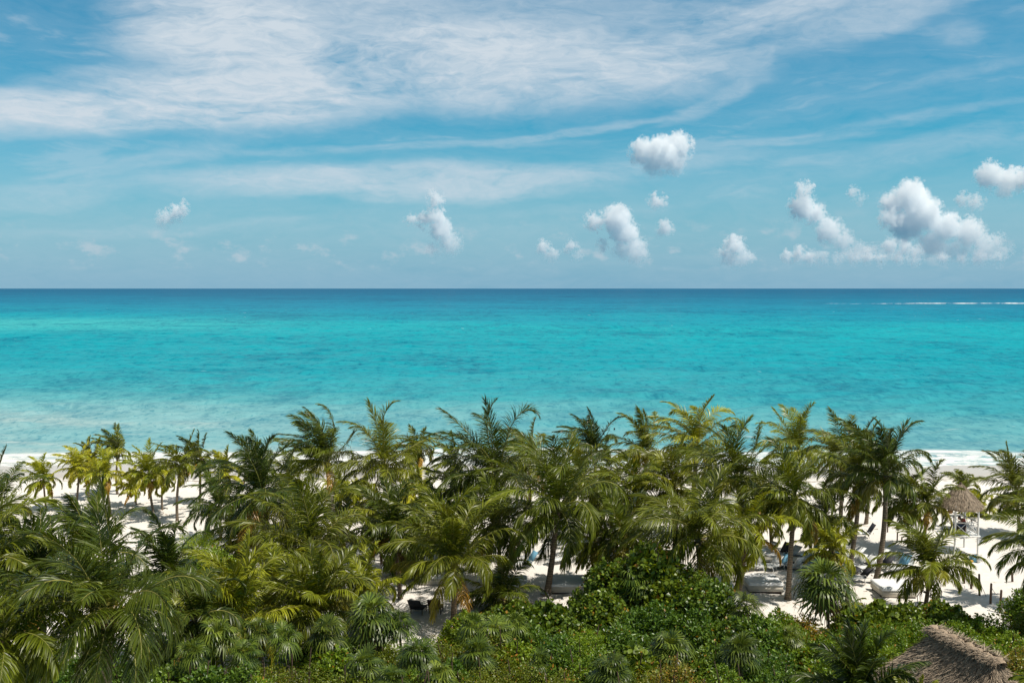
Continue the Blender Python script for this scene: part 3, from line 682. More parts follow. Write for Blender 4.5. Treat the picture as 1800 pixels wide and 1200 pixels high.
# ---------------------------------------------------------------- shrubs
def leaf_cloud(A, rs, centers, radii, n, ll, lw, cols, yellow=0.0, updir=0.55, roundish=False, inner=0.3):
    centers = np.asarray(centers, float); radii = np.asarray(radii, float)
    pr = radii ** 2; pr /= pr.sum()
    k = rs.choice(len(centers), n, p=pr)
    d = nrm(rs.normal(0, 1, (n, 3))); d[:, 2] = np.where(d[:, 2] < -0.35, -d[:, 2], d[:, 2])
    rr = radii[k] * np.where(rs.rand(n) < inner, rs.uniform(0.45, 0.95, n), rs.uniform(0.88, 1.12, n))
    p = centers[k] + d * rr[:, None] * np.array([1, 1, 0.9])
    p += 0.12 * radii[k][:, None] * np.stack([np.sin(p[:, 1] * 7 + p[:, 2] * 5), np.sin(p[:, 0] * 6 + 1), np.sin(p[:, 0] * 8 + p[:, 1] * 5)], -1)
    ax = nrm(d * 0.7 + rs.normal(0, 0.65, (n, 3)) + np.array([0, 0, 0.15]))
    nn = nrm(d + np.array([0, 0, updir]) + rs.normal(0, 0.5, (n, 3))); nn = nrm(nn - (nn * ax).sum(1, keepdims=True) * ax)
    sd = np.cross(ax, nn)
    l = ll * rs.uniform(0.6, 1.25, n)[:, None]; w_ = lw * rs.uniform(0.7, 1.2, n)[:, None]
    if roundish: pts = [(0, 0, 0), (.3, .46, .05), (.78, .38, .04), (1, 0, -.04), (.78, -.38, .04), (.3, -.46, .05)]
    else: pts = [(0, 0, 0), (.35, .5, .06), (.7, .36, .03), (1, 0, -.08), (.7, -.36, .03), (.35, -.5, .06)]
    V = np.stack([p + ax * l * a + sd * w_ * b + nn * l * c for a, b, c in pts], 1)
    b_ = np.arange(n)[:, None] * 6
    Q = np.concatenate([b_ + np.array([[0, 1, 2, 3]]), b_ + np.array([[0, 3, 4, 5]])], 0)
    f = rs.uniform(0, 1, n)[:, None]
    C = np.array(cols[0]) * (1 - f) + np.array(cols[1]) * f
    if yellow:
        yy = rs.rand(n) < yellow; C[yy] = np.array([0.38, 0.2, 0.03]) * rs.uniform(.6, 1.2, (yy.sum(), 1))
    A.add(V.reshape(-1, 3), Q, np.repeat(C, 6, 0))
LEAFK = {  # leaf length, width, colours, share of yellowed leaves, round, leaves per m2
 'seagrape': (0.17, 0.17, ((0.036, 0.074, 0.008), (0.190, 0.265, 0.026)), 0.02, True, 150),
 'glossy': (0.15, 0.085, ((0.028, 0.068, 0.008), (0.160, 0.260, 0.030)), 0.012, False, 210),
 'olive': (0.09, 0.045, ((0.050, 0.080, 0.006), (0.21, 0.245, 0.020)), 0.02, False, 340),
 'lime': (0.09, 0.035, ((0.13, 0.21, 0.010), (0.34, 0.44, 0.022)), 0.0, False, 380),
 'bright': (0.13, 0.075, ((0.055, 0.110, 0.008), (0.21, 0.31, 0.022)), 0.03, False, 230),
 'rust': (0.10, 0.06, ((0.10, 0.13, 0.015), (0.30, 0.26, 0.04)), 0.14, False, 260)}
SHCACHE = {}
def make_shrub(px, py, D, rpx, kind, label, seed, group=None, flat=1.0, name=None):
    rs = np.random.RandomState(seed); top = P(px, py, D); r = rpx * D / F
    gx, gy = top.x, top.y; gz = ground_z(gx, gy); h = max(top.z - gz, 0.5)
    root = empty(name or {'seagrape': 'sea_grape', 'glossy': 'glossy_shrub', 'olive': 'fine_leaved_shrub', 'lime': 'lime_green_shrub', 'bright': 'beach_shrub', 'rust': 'rust_tinted_shrub'}[kind],
                 (gx, gy, gz), label, 'shrub', group)
    nb = rs.randint(9, 15); cs = []; rd = []
    for i in range(nb):
        rr = r * rs.uniform(0.20, 0.52)
        a = i * 2.4 + rs.rand(); q = r * 0.72 * math.sqrt((i + .3) / nb)
        zt = h - rr - (q / r) ** 2 * min(h * 0.35, r * 0.6) * flat - rs.uniform(0, 0.28) * r * (i > 0)
        cs.append((math.cos(a) * q, math.sin(a) * q, max(zt, rr * 0.6))); rd.append(rr)
        if zt > rr * 2.0:       # skirt below so that no tall bush stands on air
            cs.append((math.cos(a) * q * 1.08, math.sin(a) * q * 1.08, zt * 0.45)); rd.append(max(rr, zt * 0.42))
    ll, lw, cols, ye, rd_, dens = LEAFK[kind]
    q_ = rs.uniform(0.75, 1.35); ll *= q_; lw *= q_; dens /= q_ ** 1.6
    area = sum(2.4 * math.pi * x * x for x in rd) * 0.62
    n = int(min(area * dens, 16000))
    A = Acc(); leaf_cloud(A, rs, cs, rd, n, ll, lw, cols, ye, roundish=rd_)
    # a few long shoots that break the outline
    for i in range(10):
        k = rs.randint(len(cs)); c = np.array(cs[k]); d = nrm(rs.normal(0, .45, 3) + np.array([0, 0, 1]))
        L2 = rd[k] * rs.uniform(1.1, 1.5); m = 14; q = np.linspace(.5, 1, m)
        leaf_cloud(A, rs, c + d * L2 * q[:, None], np.full(m, ll * 0.6), 50, ll * .9, lw * .9, cols, ye, roundish=rd_, inner=.5)
    link('foliage', A.mesh('foliage', [M_LEAF]), root)
    B = Acc()
    for i in range(12):
        c = np.array(cs[rs.randint(len(cs))]); s = np.linspace(0, 1, 6)[:, None]
        B.tube(np.array([0, 0, -.1]) * (1 - s) + c * s * rs.uniform(1.0, 1.28) + np.sin(s * 3.1) * rs.normal(0, .12, 3), np.linspace(.05, .02, 6), 5, (1, 1, 1))
    link('branches', B.mesh('branches', [M_WOOD]), root)
    return root
SHRUBS = [
 # px, py(top), D, radius px, kind, label
 (345, 935, 58, 62, 'lime', 'bright green bush on the sand at the end of the open beach'),
 (368, 965, 54, 60, 'bright', 'lower part bush in front of the brightest green beach bush'),
 (1090, 985, 50, 62, 'seagrape', 'tall dark sea grape with pointed top in the middle of the thicket'),
 (1148, 960, 50, 50, 'seagrape', 'highest sea grape shoot tip, rising into the palm fronds'),
 (1205, 1000, 49, 62, 'seagrape', 'round topped sea grape under the wide arching palm'),
 (1245, 1020, 47, 50, 'seagrape', 'sea grape next to the drooping yellow frond tips'),
 (1055, 1040, 47, 55, 'seagrape', 'sea grape with dark hollow beside the sandy gap'),
 (1150, 1060, 45, 66, 'glossy', 'large glossy leaved bush filling the thicket below the poking fan palm'),
 (1225, 1075, 44, 60, 'glossy', 'glossy bush below the round topped sea grape'),
 (1085, 1100, 42, 62, 'glossy', 'dense glossy bush above the lime green one'),
 (905, 1058, 49, 58, 'seagrape', 'sea grape hedge piece in front of the white beach bed'),
 (960, 1062, 48, 54, 'seagrape', 'round leaved sea grape below the central giant trunk'),
 (1000, 1090, 45, 50, 'seagrape', 'sea grape bordering the sandy gap'),
 (925, 1095, 44, 60, 'glossy', 'dark green bush behind the shrub with yellow stems'),
 (985, 1118, 41, 58, 'glossy', 'leafy bush between the sea grape and the lime green bush'),
 (1030, 1108, 40, 44, 'lime', 'lime green fluffy bush glowing among darker ones'),
 (815, 1078, 47, 36, 'bright', 'small light green bush under the browning low palm'),
 (870, 1120, 40, 60, 'olive', 'mossy green bush beside the pale fan palms'),
 (800, 1135, 39, 60, 'olive', 'olive bush among the fan palms of the middle'),
 (845, 1175, 36, 66, 'olive', 'fine leaved round bush in the bottom middle'),
 (925, 1160, 37, 62, 'olive', 'fine leaved bush with yellowish tips next to the round one'),
 (985, 1180, 35, 56, 'olive', 'olive green bush cut by the bottom edge, near the centre'),
 (1040, 1150, 37, 50, 'bright', 'fresh green bush under the lime green one'),
 (1110, 1140, 38, 62, 'seagrape', 'thick leaved bush with a few orange leaves'),
 (1180, 1160, 36, 66, 'rust', 'bush dotted with orange leaves at the bottom of the thicket'),
 (1250, 1130, 39, 60, 'glossy', 'tangled glossy bush with light catching its leaves'),
 (1330, 1085, 43, 54, 'glossy', 'tall leafy bush with hanging vine leaves behind the spiky dark fan palm'),
 (1370, 1075, 45, 44, 'bright', 'yellow green bush at the foot of the long clean trunk'),
 (1285, 1085, 43, 54, 'seagrape', 'sea grape between the beach beds and the tangled bush'),
 (1345, 1140, 39, 60, 'glossy', 'dark vine covered bush before the slender fan palm trunk'),
 (1275, 1175, 36, 60, 'bright', 'fresh green bush cut by the bottom edge, near the blurred palm'),
 (1375, 1180, 36, 56, 'glossy', 'dark bush under the blurred coconut palm'),
 (1405, 1082, 46, 44, 'rust', 'dry rust tinted bush with bare twigs beside the slender fan palm trunk'),
 (1440, 1120, 42, 56, 'bright', 'bright shrub at the foot of the slender fan palm trunk'),
 (1500, 1072, 49, 40, 'seagrape', 'dark round leaved sea grape in front of the tiny young palm'),
 (1545, 1062, 50, 42, 'seagrape', 'dark sea grape hugging the white square beach bed'),
 (1592, 1063, 50, 42, 'seagrape', 'dark sea grape at the foot of the stout shaggy palm'),
 (1640, 1062, 50, 42, 'seagrape', 'sea grape right of the stout shaggy trunk facing the sand'),
 (1680, 1068, 49, 40, 'seagrape', 'sea grape where the hedge starts to fall towards the posts'),
 (1500, 1105, 45, 60, 'bright', 'low bright shrub of the green slope, nearest the fan palm trunk'),
 (1560, 1100, 45, 62, 'bright', 'low shrub of the green slope above the blurred palm'),
 (1620, 1092, 46, 60, 'bright', 'low shrub of the green slope just above the thatched roof tip'),
 (1685, 1095, 45, 60, 'bright', 'low shrub of the green slope beside the thatched roof tip'),
 (1735, 1085, 47, 50, 'bright', 'low shrub at the outer edge of the slope under the last post'),
 (1775, 1110, 44, 56, 'bright', 'low shrub at the outer edge of the slope by the frame'),
 (1740, 1130, 41, 62, 'bright', 'low shrub behind the thatched roof ridge'),
 (1800, 1140, 40, 60, 'rust', 'reddish tinted low shrub past the thatched roof'),
 (1560, 1140, 40, 64, 'bright', 'low shrub between the blurred palm and the thatched roof'),
 (1460, 1155, 39, 62, 'bright', 'low shrub behind the blurred palm fronds'),
 (1790, 1185, 36, 60, 'bright', 'low shrub below the reddish one at the frame'),
 (1812, 1030, 50, 40, 'bright', 'grey green bush at the frame edge beside the rope posts'),
 (1815, 1072, 47, 34, 'olive', 'small bush at the frame edge below the grey green one'),
 (420, 1170, 36, 62, 'glossy', 'bush with big glossy leaves in front of the grey green fan palm'),
 (300, 1160, 36, 66, 'glossy', 'leafy corner bush beside the nearest big palm trunk'),
 (355, 1175, 35, 62, 'glossy', 'leafy bush next to the corner bush, with broad lit leaves'),
 (480, 1170, 37, 56, 'olive', 'fine leaved bush below the pale round fan leaves'),
 (540, 1165, 37, 52, 'olive', 'fine dark bush left of the wide fan palm'),
 (275, 1120, 40, 60, 'glossy', 'dark bush in the shade behind the nearest big palm trunk'),
 (215, 1170, 38, 62, 'glossy', 'deep shaded bush around the nearest big palm trunk'),
 (60, 1150, 40, 60, 'glossy', 'shaded bush near the dark trunk in the corner'),
 (130, 1160, 38, 60, 'glossy', 'shaded bush between the two near palm trunks'),
 (600, 1185, 36, 56, 'olive', 'fine leaved bush at the bottom under the fan palm cluster'),
 (690, 1135, 40, 56, 'olive', 'olive bush under the fan palm with long loose leaves'),
 (760, 1120, 42, 50, 'olive', 'olive bush behind the fan palm with long loose leaves'),
 (640, 1115, 43, 50, 'glossy', 'bush behind the brown skirted fan palm'),
 (560, 1100, 46, 46, 'glossy', 'dark bush beneath the arching palm and orange fronds'),
 (20, 925, 62, 50, 'bright', 'yellow green bush by the sand at the frame edge'),
 (712, 1010, 62, 34, 'bright', 'slim climbing shrub between the slender trunks'),
 (745, 1200, 34, 56, 'olive', 'olive bush cut by the bottom edge beside the fan palms'),
 (1210, 1205, 34, 56, 'bright', 'green bush cut by the bottom edge under the orange dotted one'),
 (585, 1140, 39, 50, 'bright', 'fresh green bush between the bluish fan palm and the wide one'),
 (720, 1180, 36, 50, 'bright', 'fresh green bush next to the fan palm with long loose leaves'),
 (790, 1165, 37, 46, 'glossy', 'dark leafy bush in front of the mossy green one'),
 (905, 1130, 40, 46, 'bright', 'fresh green bush behind the fine leaved bush with yellowish tips'),
 (985, 1150, 38, 46, 'glossy', 'dark leafy bush under the lime green one'),
 (450, 1195, 34, 52, 'bright', 'fresh green bush cut by the bottom edge below the grey green fan palm'),
 (1130, 1185, 35, 50, 'olive', 'olive bush cut by the bottom edge in front of the thick leaved one'),
]
for i, (px, py, D, r, kind, lab) in enumerate(SHRUBS):
    make_shrub(px, py, D, r * 1.05, kind, lab, 700 + i, 'shrubs of the dune planting')
# low ground cover under the planting
def ground_cover():
    rs = np.random.RandomState(9); n = 60000
    Y = rs.uniform(30, 50.5, n); X = rs.uniform(-1, 1, n) * (Y * 0.60)
    lim = 49.8 - np.where(X > 18, (X - 18) * 0.75, 0) - 1.2 * np.sin(X * 0.4) ** 2
    gap = ((X - 3.2) ** 2 / 1.2 + (Y - 49) ** 2 / 9 < 1)
    k = (Y < lim) & ~gap; X, Y = X[k], Y[k]; n = len(X)
    Z = np.array([ground_z(a, b) for a, b in zip(X, Y)]) + 0.25 + 0.35 * (np.sin(X * 1.3) * np.sin(Y * 1.1 + 1) + 1) * rs.uniform(.1, 1, n)
    A = Acc(); p = np.stack([X, Y, Z], -1)
    ax = nrm(rs.normal(0, 1, (n, 3)) * np.array([1, 1, .4])); nn = nrm(np.array([0, 0, 1.0]) + rs.normal(0, .4, (n, 3))); nn = nrm(nn - (nn * ax).sum(1, keepdims=True) * ax)
    sd_ = np.cross(ax, nn); l = rs.uniform(.1, .24, n)[:, None]
    V = np.stack([p + ax * l * a + sd_ * l * b + nn * l * c for a, b, c in [(0, 0, 0), (.35, .3, .06), (.7, .22, .03), (1, 0, -.08), (.7, -.22, .03), (.35, -.3, .06)]], 1)
    b_ = np.arange(n)[:, None] * 6
    Q = np.concatenate([b_ + np.array([[0, 1, 2, 3]]), b_ + np.array([[0, 3, 4, 5]])], 0)
    f = rs.uniform(0, 1, n)[:, None]; C = np.array([.05, .10, .012]) * (1 - f) + np.array([.20, .32, .03]) * f
    A.add(V.reshape(-1, 3), Q, np.repeat(C, 6, 0))
    o = link('ground_cover', A.mesh('ground_cover', [M_LEAF])); tag(o, 'low leafy ground cover between the shrubs and fan palms', 'ground cover', kind='stuff')
ground_cover()
def litter():
    rs = np.random.RandomState(12); A = Acc()
    spots = [G(px, 507 + HC * F / D) for (px, py, D, *_) in PALMS if 40 < D < 84]
    for g in spots:
        for q in range(26):
            a, r = rs.uniform(0, 6.28), abs(rs.normal(0, 1.7)); x, y = g.x + r * math.cos(a), g.y + r * math.sin(a)
            if y < 50: continue
            z = ground_z(x, y) + .035; l = rs.uniform(.1, .5); w_ = rs.uniform(.01, .035); d = np.array([math.cos(a * 7), math.sin(a * 7), .05]); s = np.array([-d[1], d[0], 0]) * w_
            p = np.array([x, y, z]); A.add([p - s, p + s, p + d * l + s * .4, p + d * l - s * .4], [(0, 1, 2, 3)], np.array([.22, .14, .07]) * rs.uniform(.5, 1.5))
    tag(link('leaf_litter', A.mesh('leaf_litter', [M_DRY])), 'brown fallen leaflets scattered on the sand under the palms', 'leaf litter', kind='stuff')
litter()
# ---------------------------------------------------------------- cumulus clouds (real vapour bodies far out over the sea)
def cloud_mat(blobs, zlo, zhi, seed, dens, CD):
    """blobs: local centre, radius (m). Vapour thins out at ragged edges and towards the base."""
    m, t = mat('cloud_vapour'); o = t.n('ShaderNodeOutputMaterial')
    tcn = t.n('ShaderNodeTexCoord'); ob = tcn.outputs['Object']; s = CD / F
    wp = t.noise(ob, 1 / (30.0 * s), 3, 0.5, out='Color')
    a = t.n('ShaderNodeVectorMath', operation='SUBTRACT'); t.l(wp, a.inputs[0]); a.inputs[1].default_value = (.5, .5, .5)
    c = t.n('ShaderNodeVectorMath', operation='MULTIPLY_ADD'); t.l(a.outputs[0], c.inputs[0]); c.inputs[1].default_value = (14 * s,) * 3; t.l(ob, c.inputs[2])
    f = None
    for (q, r) in blobs:
        d = t.n('ShaderNodeVectorMath', operation='DISTANCE'); t.l(c.outputs[0], d.inputs[0]); d.inputs[1].default_value = tuple(q)
        g = t.math('DIVIDE', t.math('SUBTRACT', r, d.outputs['Value']), 10.0 * s)
        f = g if f is None else t.math('SMOOTH_MAX', f, g, 0.35)
    mp = t.mapping(ob, loc=(seed * 3.1, 0, 0), scale=(1 / (14.0 * s),) * 3)
    nz = t.math('ADD', t.math('MULTIPLY', t.noise(mp, 1.0, 6, 0.66), .55), t.math('MULTIPLY', t.noise(mp, 2.3, 5, 0.66), .45))
    e = t.math('ADD', f, t.math('MULTIPLY', t.math('SUBTRACT', nz, 0.5), 11.5))
    sp = t.n('ShaderNodeSeparateXYZ'); t.l(ob, sp.inputs[0])
    up = t.rng(sp.outputs[2], zlo, zlo + (zhi - zlo) * 0.7, 0.2, 1.0, True)
    de = t.math('MULTIPLY', t.math('MULTIPLY', t.rng(e, 0.0, 0.6, 0, 1, True), up), dens)
    v = t.n('ShaderNodeVolumePrincipled'); v.inputs['Color'].default_value = (0.99, 0.995, 1.0, 1)
    t.l(de, v.inputs['Density']); v.inputs['Anisotropy'].default_value = 0.0
    t.l(v.outputs[0], o.inputs['Volume']); return m
def make_cloud(blobs, label, seed, CD, dens=0.013, group='small cumulus clouds over the horizon'):
    rs = np.random.RandomState(seed); A = Acc(); th = np.linspace(0, math.pi, 11)
    pc = P(blobs[0][0], blobs[0][1], CD); s = CD / F; loc = []
    for (px, py, r) in blobs:
        c = np.array(P(px, py, CD) - pc); c[1] += rs.normal(0, r * s * 0.3); rr = r * s * 1.04; loc.append((c, rr))
        rr = rr + 8.5 * s
        pts = c + np.stack([0 * th, 0 * th, -rr * np.cos(th)], -1)
        A.tube(pts, np.maximum(rr * 0.02, rr * np.sin(th)), 16, (1, 1, 1))
    zlo = min(c[2] - r for c, r in loc); zhi = max(c[2] + r for c, r in loc)
    M = cloud_mat(loc, zlo, zhi, seed, dens * 16000 / CD, CD)
    me = A.mesh('cloud_raw', [M]); tmp = bpy.data.objects.new('cloud_tmp', me); COL.objects.link(tmp)
    md = tmp.modifiers.new('r', 'REMESH'); md.mode = 'VOXEL'; md.voxel_size = 2.5 * s
    dg = bpy.context.evaluated_depsgraph_get(); me2 = bpy.data.meshes.new_from_object(tmp.evaluated_get(dg))
    bpy.data.objects.remove(tmp); me2.materials.clear(); me2.materials.append(M)
    o = link('cumulus_cloud', me2, None, pc); tag(o, label, 'cloud', group)
CLOUDS = [
 ([(1160, 272, 30), (1195, 256, 24), (1130, 268, 22), (1185, 285, 20), (1150, 292, 20)], 'bright flat topped cumulus floating highest, over the tallest palm'),
 ([(765, 350, 13), (745, 385, 14), (722, 385, 9), (768, 380, 16), (775, 405, 20), (790, 428, 20), (762, 440, 10)], 'knotted column cumulus, alone in the left half of the sky'),
 ([(1085, 385, 24), (1045, 388, 15), (1100, 410, 22), (1118, 440, 22), (1095, 440, 16), (1060, 432, 9)], 'tall curled cumulus below the flat topped one'),
 ([(1155, 356, 14)], 'tiny round cumulus between the flat topped and the curled cloud'),
 ([(1168, 402, 13)], 'tiny lower cumulus beside the curled cloud'),
 ([(1412, 335, 14), (1410, 365, 22), (1430, 375, 18), (1455, 405, 22), (1480, 425, 18), (1510, 440, 14), (1530, 440, 10), (1495, 445, 14)], 'long leaning cumulus slanting down towards the big one'),
 ([(1605, 345, 28), (1575, 355, 22), (1620, 375, 30), (1600, 395, 28), (1660, 400, 26), (1700, 410, 26), (1730, 435, 22), (1640, 430, 24), (1570, 385, 16), (1765, 440, 12), (1750, 425, 14), (1670, 440, 16), (1560, 385, 16), (1690, 445, 14)], 'biggest billowing cumulus mass'),
 ([(1740, 308, 22), (1775, 318, 22), (1800, 312, 20), (1760, 335, 16)], 'cumulus cut by the frame edge above the biggest mass'),
 ([(1293, 430, 16), (1275, 450, 12), (1310, 452, 14), (1290, 456, 14)], 'small peaked cumulus with flat foot low over the horizon'),
 ([(1385, 452, 10), (1405, 448, 13), (1425, 452, 12), (1445, 455, 10), (1470, 457, 9)], 'low flat cumulus beside the foot of the leaning one'),
 ([(1565, 430, 11), (1590, 435, 12), (1610, 445, 12)], 'low cumulus strip tucked under the biggest mass'),
 ([(1500, 455, 9), (1525, 452, 12), (1550, 456, 10), (1580, 453, 11), (1610, 457, 9)], 'low flat cumulus strip linking the leaning cloud to the biggest mass'),
 ([(1660, 455, 10), (1690, 456, 9), (1725, 452, 12), (1755, 456, 10)], 'low flat cumulus strip under the far end of the biggest mass'),
 ([(1695, 350, 10), (1715, 358, 12)], 'pale ragged cloud scrap between the biggest mass and the one at the frame edge'),
 ([(1500, 340, 9), (1512, 348, 8)], 'pale ragged cloud scrap between the leaning cloud and the biggest mass'),
 ([(310, 375, 14), (290, 385, 14), (322, 362, 8)], 'hazy blue grey cumulus with pale lit top in the emptier sky'),
 ([(955, 435, 10), (970, 448, 10)], 'faint small cumulus nearer the knotted column'),
 ([(1003, 435, 9), (1015, 448, 8)], 'faint small cumulus nearer the curled cloud'),
]
CDS = [11000, 15000, 19000, 14000, 16500, 13500, 17500, 12000, 22000, 24000, 26000, 27000, 28000, 23000, 23500, 18000, 20000, 25000]
for i, (bl, lab) in enumerate(CLOUDS): make_cloud(bl, lab, 30 + i, float(CDS[i]))

# ---------------------------------------------------------------- beach furniture
W1 = (1, 1, 1)
def place(px, py): g = G(px, py, 0.05); return Vector((g.x, g.y, ground_z(g.x, g.y)))
def bed(cx, cyy, label, rz=0.0, rumple=False, wd=2.0, dp=2.0):
    root = empty('beach_bed', (cx, cyy, ground_z(cx, cyy)), label, 'beach bed', 'white square beach beds at the edge of the sand', rz)
    A = Acc(); A.box((-wd/2, -dp/2, .08), (wd/2, dp/2, .42), W1); link('base', A.mesh('bed_base', [M_CREAM]), root)
    A = Acc(); A.box((-wd/2 + .06, -dp/2 + .06, -.12), (wd/2 - .06, dp/2 - .06, .08), W1); link('plinth', A.mesh('bed_plinth', [M_BROWN]), root)
    n = 49; u = np.linspace(-1, 1, n); X, Y = np.meshgrid(u * (wd/2 + .02), u * (dp/2 + .02)); rs = np.random.RandomState(int(cx * 10) % 999)
    e = np.minimum(1, (1 - np.maximum(abs(X) / (wd/2 + .02), abs(Y) / (dp/2 + .02))) * 24) ** 0.5
    Z = .46 + .12 * e + (0.03 * np.sin(X * 5 + Y * 3) * np.sin(Y * 7 - X * 2) + 0.02 * rs.rand(n, n)) * (1.2 if rumple else .2) * e
    V = np.stack([X, Y, Z], -1).reshape(-1, 3); i = np.arange(n - 1)[:, None] * n; j = np.arange(n - 1)[None]
    A = Acc(); A.add(V, np.stack([i + j, i + j + 1, i + n + j + 1, i + n + j], -1).reshape(-1, 4), W1)
    A.box((-wd/2 - .02, -dp/2 - .02, .435), (wd/2 + .02, dp/2 + .02, .462), W1)
    link('mattress', A.mesh('bed_mattress', [M_MATTRESS], False), root)
bed(22.55, 58.0, 'white square beach bed in full view on open sand, behind the dark hedge')
bed(15.0, 58.9, 'white beach bed with rumpled sheet between two palm trunks', rumple=True)
bed(12.1, 58.6, 'pale beach bed mostly hidden behind the thicket edge and a dark slim trunk')
bed(-.25, 58.9, 'cream fronted beach bed under the browning low palm', wd=2.3)
bed(3.35, 58.6, 'cream fronted beach bed behind the central giant trunk, beside the little frame table', wd=2.1)
bed(-4.3, 60.6, 'long pale beach bed behind the two dark beach chairs', wd=2.6)

def lounger(px, py, rz, label, back='white', up=38, towel=None):
    b = place(px, py)
    root = empty('sun_lounger', b, label, 'sun lounger', 'sun loungers on the sand among the palms', R(rz))
    A = Acc()
    for sx in (-.31, .31):
        A.bar((sx, -.95, .30), (sx, .35, .30), .045, W1)
    for q in np.linspace(-.95, .35, 6): A.bar((-.31, q, .30), (.31, q, .30), .035, W1)
    link('frame', A.mesh('lounger_frame', [M_PLASTIC]), root)
    A = Acc(); A.box((-.28, -.92, .315), (.28, .33, .35), W1); link('seat', A.mesh('lounger_seat', [M_PLASTIC]), root)
    A = Acc(); rt = Matrix.Rotation(R(up), 4, 'X'); A.box((-.28, 0, -.02), (.28, .78, .02), W1, rot=rt, at=(0, .34, .34))
    for sx in (-.31, .31):
        e = rt @ Vector((sx, .8, 0)) + Vector((0, .34, .34)); A.bar((sx, .34, .33), tuple(e), .04, W1)
    link('backrest', A.mesh('lounger_back', [{'white': M_PLASTIC, 'dark': M_DARK, 'blue': M_BLUE}[back]]), root)
    for (sx, sy) in ((-1, -.8), (1, -.8), (-1, .3), (1, .3)):
        A = Acc(); A.tube([(sx * .31, sy, .31), (sx * .36, sy + (.1 if sy < 0 else -.06), .16), (sx * .37, sy + .02, 0)], [.03, .028, .026], 6, W1)
        link('leg', A.mesh('lounger_leg', [M_PLASTIC]), root)
    for sx in (-.36, .36):
        A = Acc(); A.tube([(sx, -.02, .31), (sx * 1.05, .02, .48), (sx * 1.05, .3, .5), (sx, .4, .34)], .022, 5, W1)
        link('armrest', A.mesh('lounger_arm', [M_PLASTIC]), root)
L_ = [
 (1300, 1002, 62, 'white', 'white sun lounger half under the drooping bright fronds, by two slim trunks'),
 (1322, 1001, 60, 'white', 'white sun lounger beside the tip of the drooping orange frond'),
 (1352, 999, 64, 'white', 'first white lounger of the front row past the orange frond tip'),
 (1366, 999, 58, 'blue', 'blue backed lounger in front of the long dark platform'),
 (1392, 1000, 150, 'white', 'white lounger with raised round back seen from behind, against the long trunk'),
 (1416, 998, 62, 'blue', 'blue backed lounger just past the long clean trunk'),
 (1432, 997, 66, 'white', 'white lounger behind the round head of the slender fan palm'),
 (1370, 978, 62, 'dark', 'dark backed lounger in the row behind the long platform'),
 (1386, 979, 58, 'white', 'white lounger next to the dark backed one behind the long platform'),
 (1422, 978, 62, 'blue', 'blue backed lounger behind the platform, past the long clean trunk'),
 (1440, 981, 150, 'white', 'wide white lounger turned the other way behind the platform'),
 (1456, 978, 60, 'blue', 'lounger with pale blue towel at the far end of the row behind the platform'),
 (1345, 974, 62, 'white', 'white lounger seen through the hanging yellow fronds'),
 (1502, 997, 62, 'white', 'white lounger beside the small table by the straight twin trunks'),
 (1520, 1000, 58, 'white', 'white lounger seen between the straight trunks'),
 (1548, 999, 62, 'dark', 'dark backed lounger with blue cloth leaning on the tall dark trunk'),
 (1498, 980, 60, 'white', 'white lounger one row behind the side table by the twin trunks'),
 (1540, 984, 60, 'white', 'white lounger under the light frond by the tall dark trunk'),
 (1484, 1017, 78, 'dark', 'low dark lounger nearest the tiny young palm, on white frame'),
 (1508, 1020, 78, 'dark', 'maroon black padded lounger on white frame in the open sand'),
 (1580, 1000, 62, 'blue', 'blue lounger behind the fronds of the stout shaggy palm'),
 (1592, 996, 60, 'white', 'white lounger just behind the fronds of the stout shaggy palm'),
 (1518, 945, 90, 'dark', 'dark lounger alone on the far open sand between two trunks'),
 (1248, 1000, 60, 'white', 'white lounger behind the wide arching palm fronds'),
 (628, 992, 70, 'white', 'white lounger under the glossy arching fronds'),
 (645, 975, 66, 'white', 'white lounger close to the slender trunk with brown sheaths'),
 (662, 972, 60, 'white', 'second white lounger close to the slender trunk with brown sheaths'),
 (636, 1012, 95, 'white', 'white lounger in bright sun below the glossy arching fronds'),
 (655, 1015, 70, 'white', 'white lounger half in shade beside the bright one below the glossy fronds'),
 (590, 975, 66, 'white', 'white lounger glimpsed under the yellow hanging frond'),
 (500, 985, 66, 'white', 'white lounger glimpsed between the two arching palms'),
 (466, 968, 60, 'white', 'white lounger glimpsed beneath the large dark spreading palm'),
 (922, 998, 66, 'blue', 'blue seated lounger glimpsed beside the long hanging fronds of the central giant'),
 (938, 985, 62, 'white', 'white lounger glimpsed behind the blue seated one'),
 (985, 992, 62, 'white', 'white lounger glimpsed beside the central giant trunk'),
 (1060, 950, 64, 'white', 'white lounger glimpsed deep in the grove'),
]
for (px, py, rz, bk, lab) in L_: lounger(px, py, -rz, lab, bk, up=34 + (px % 7) * 4)

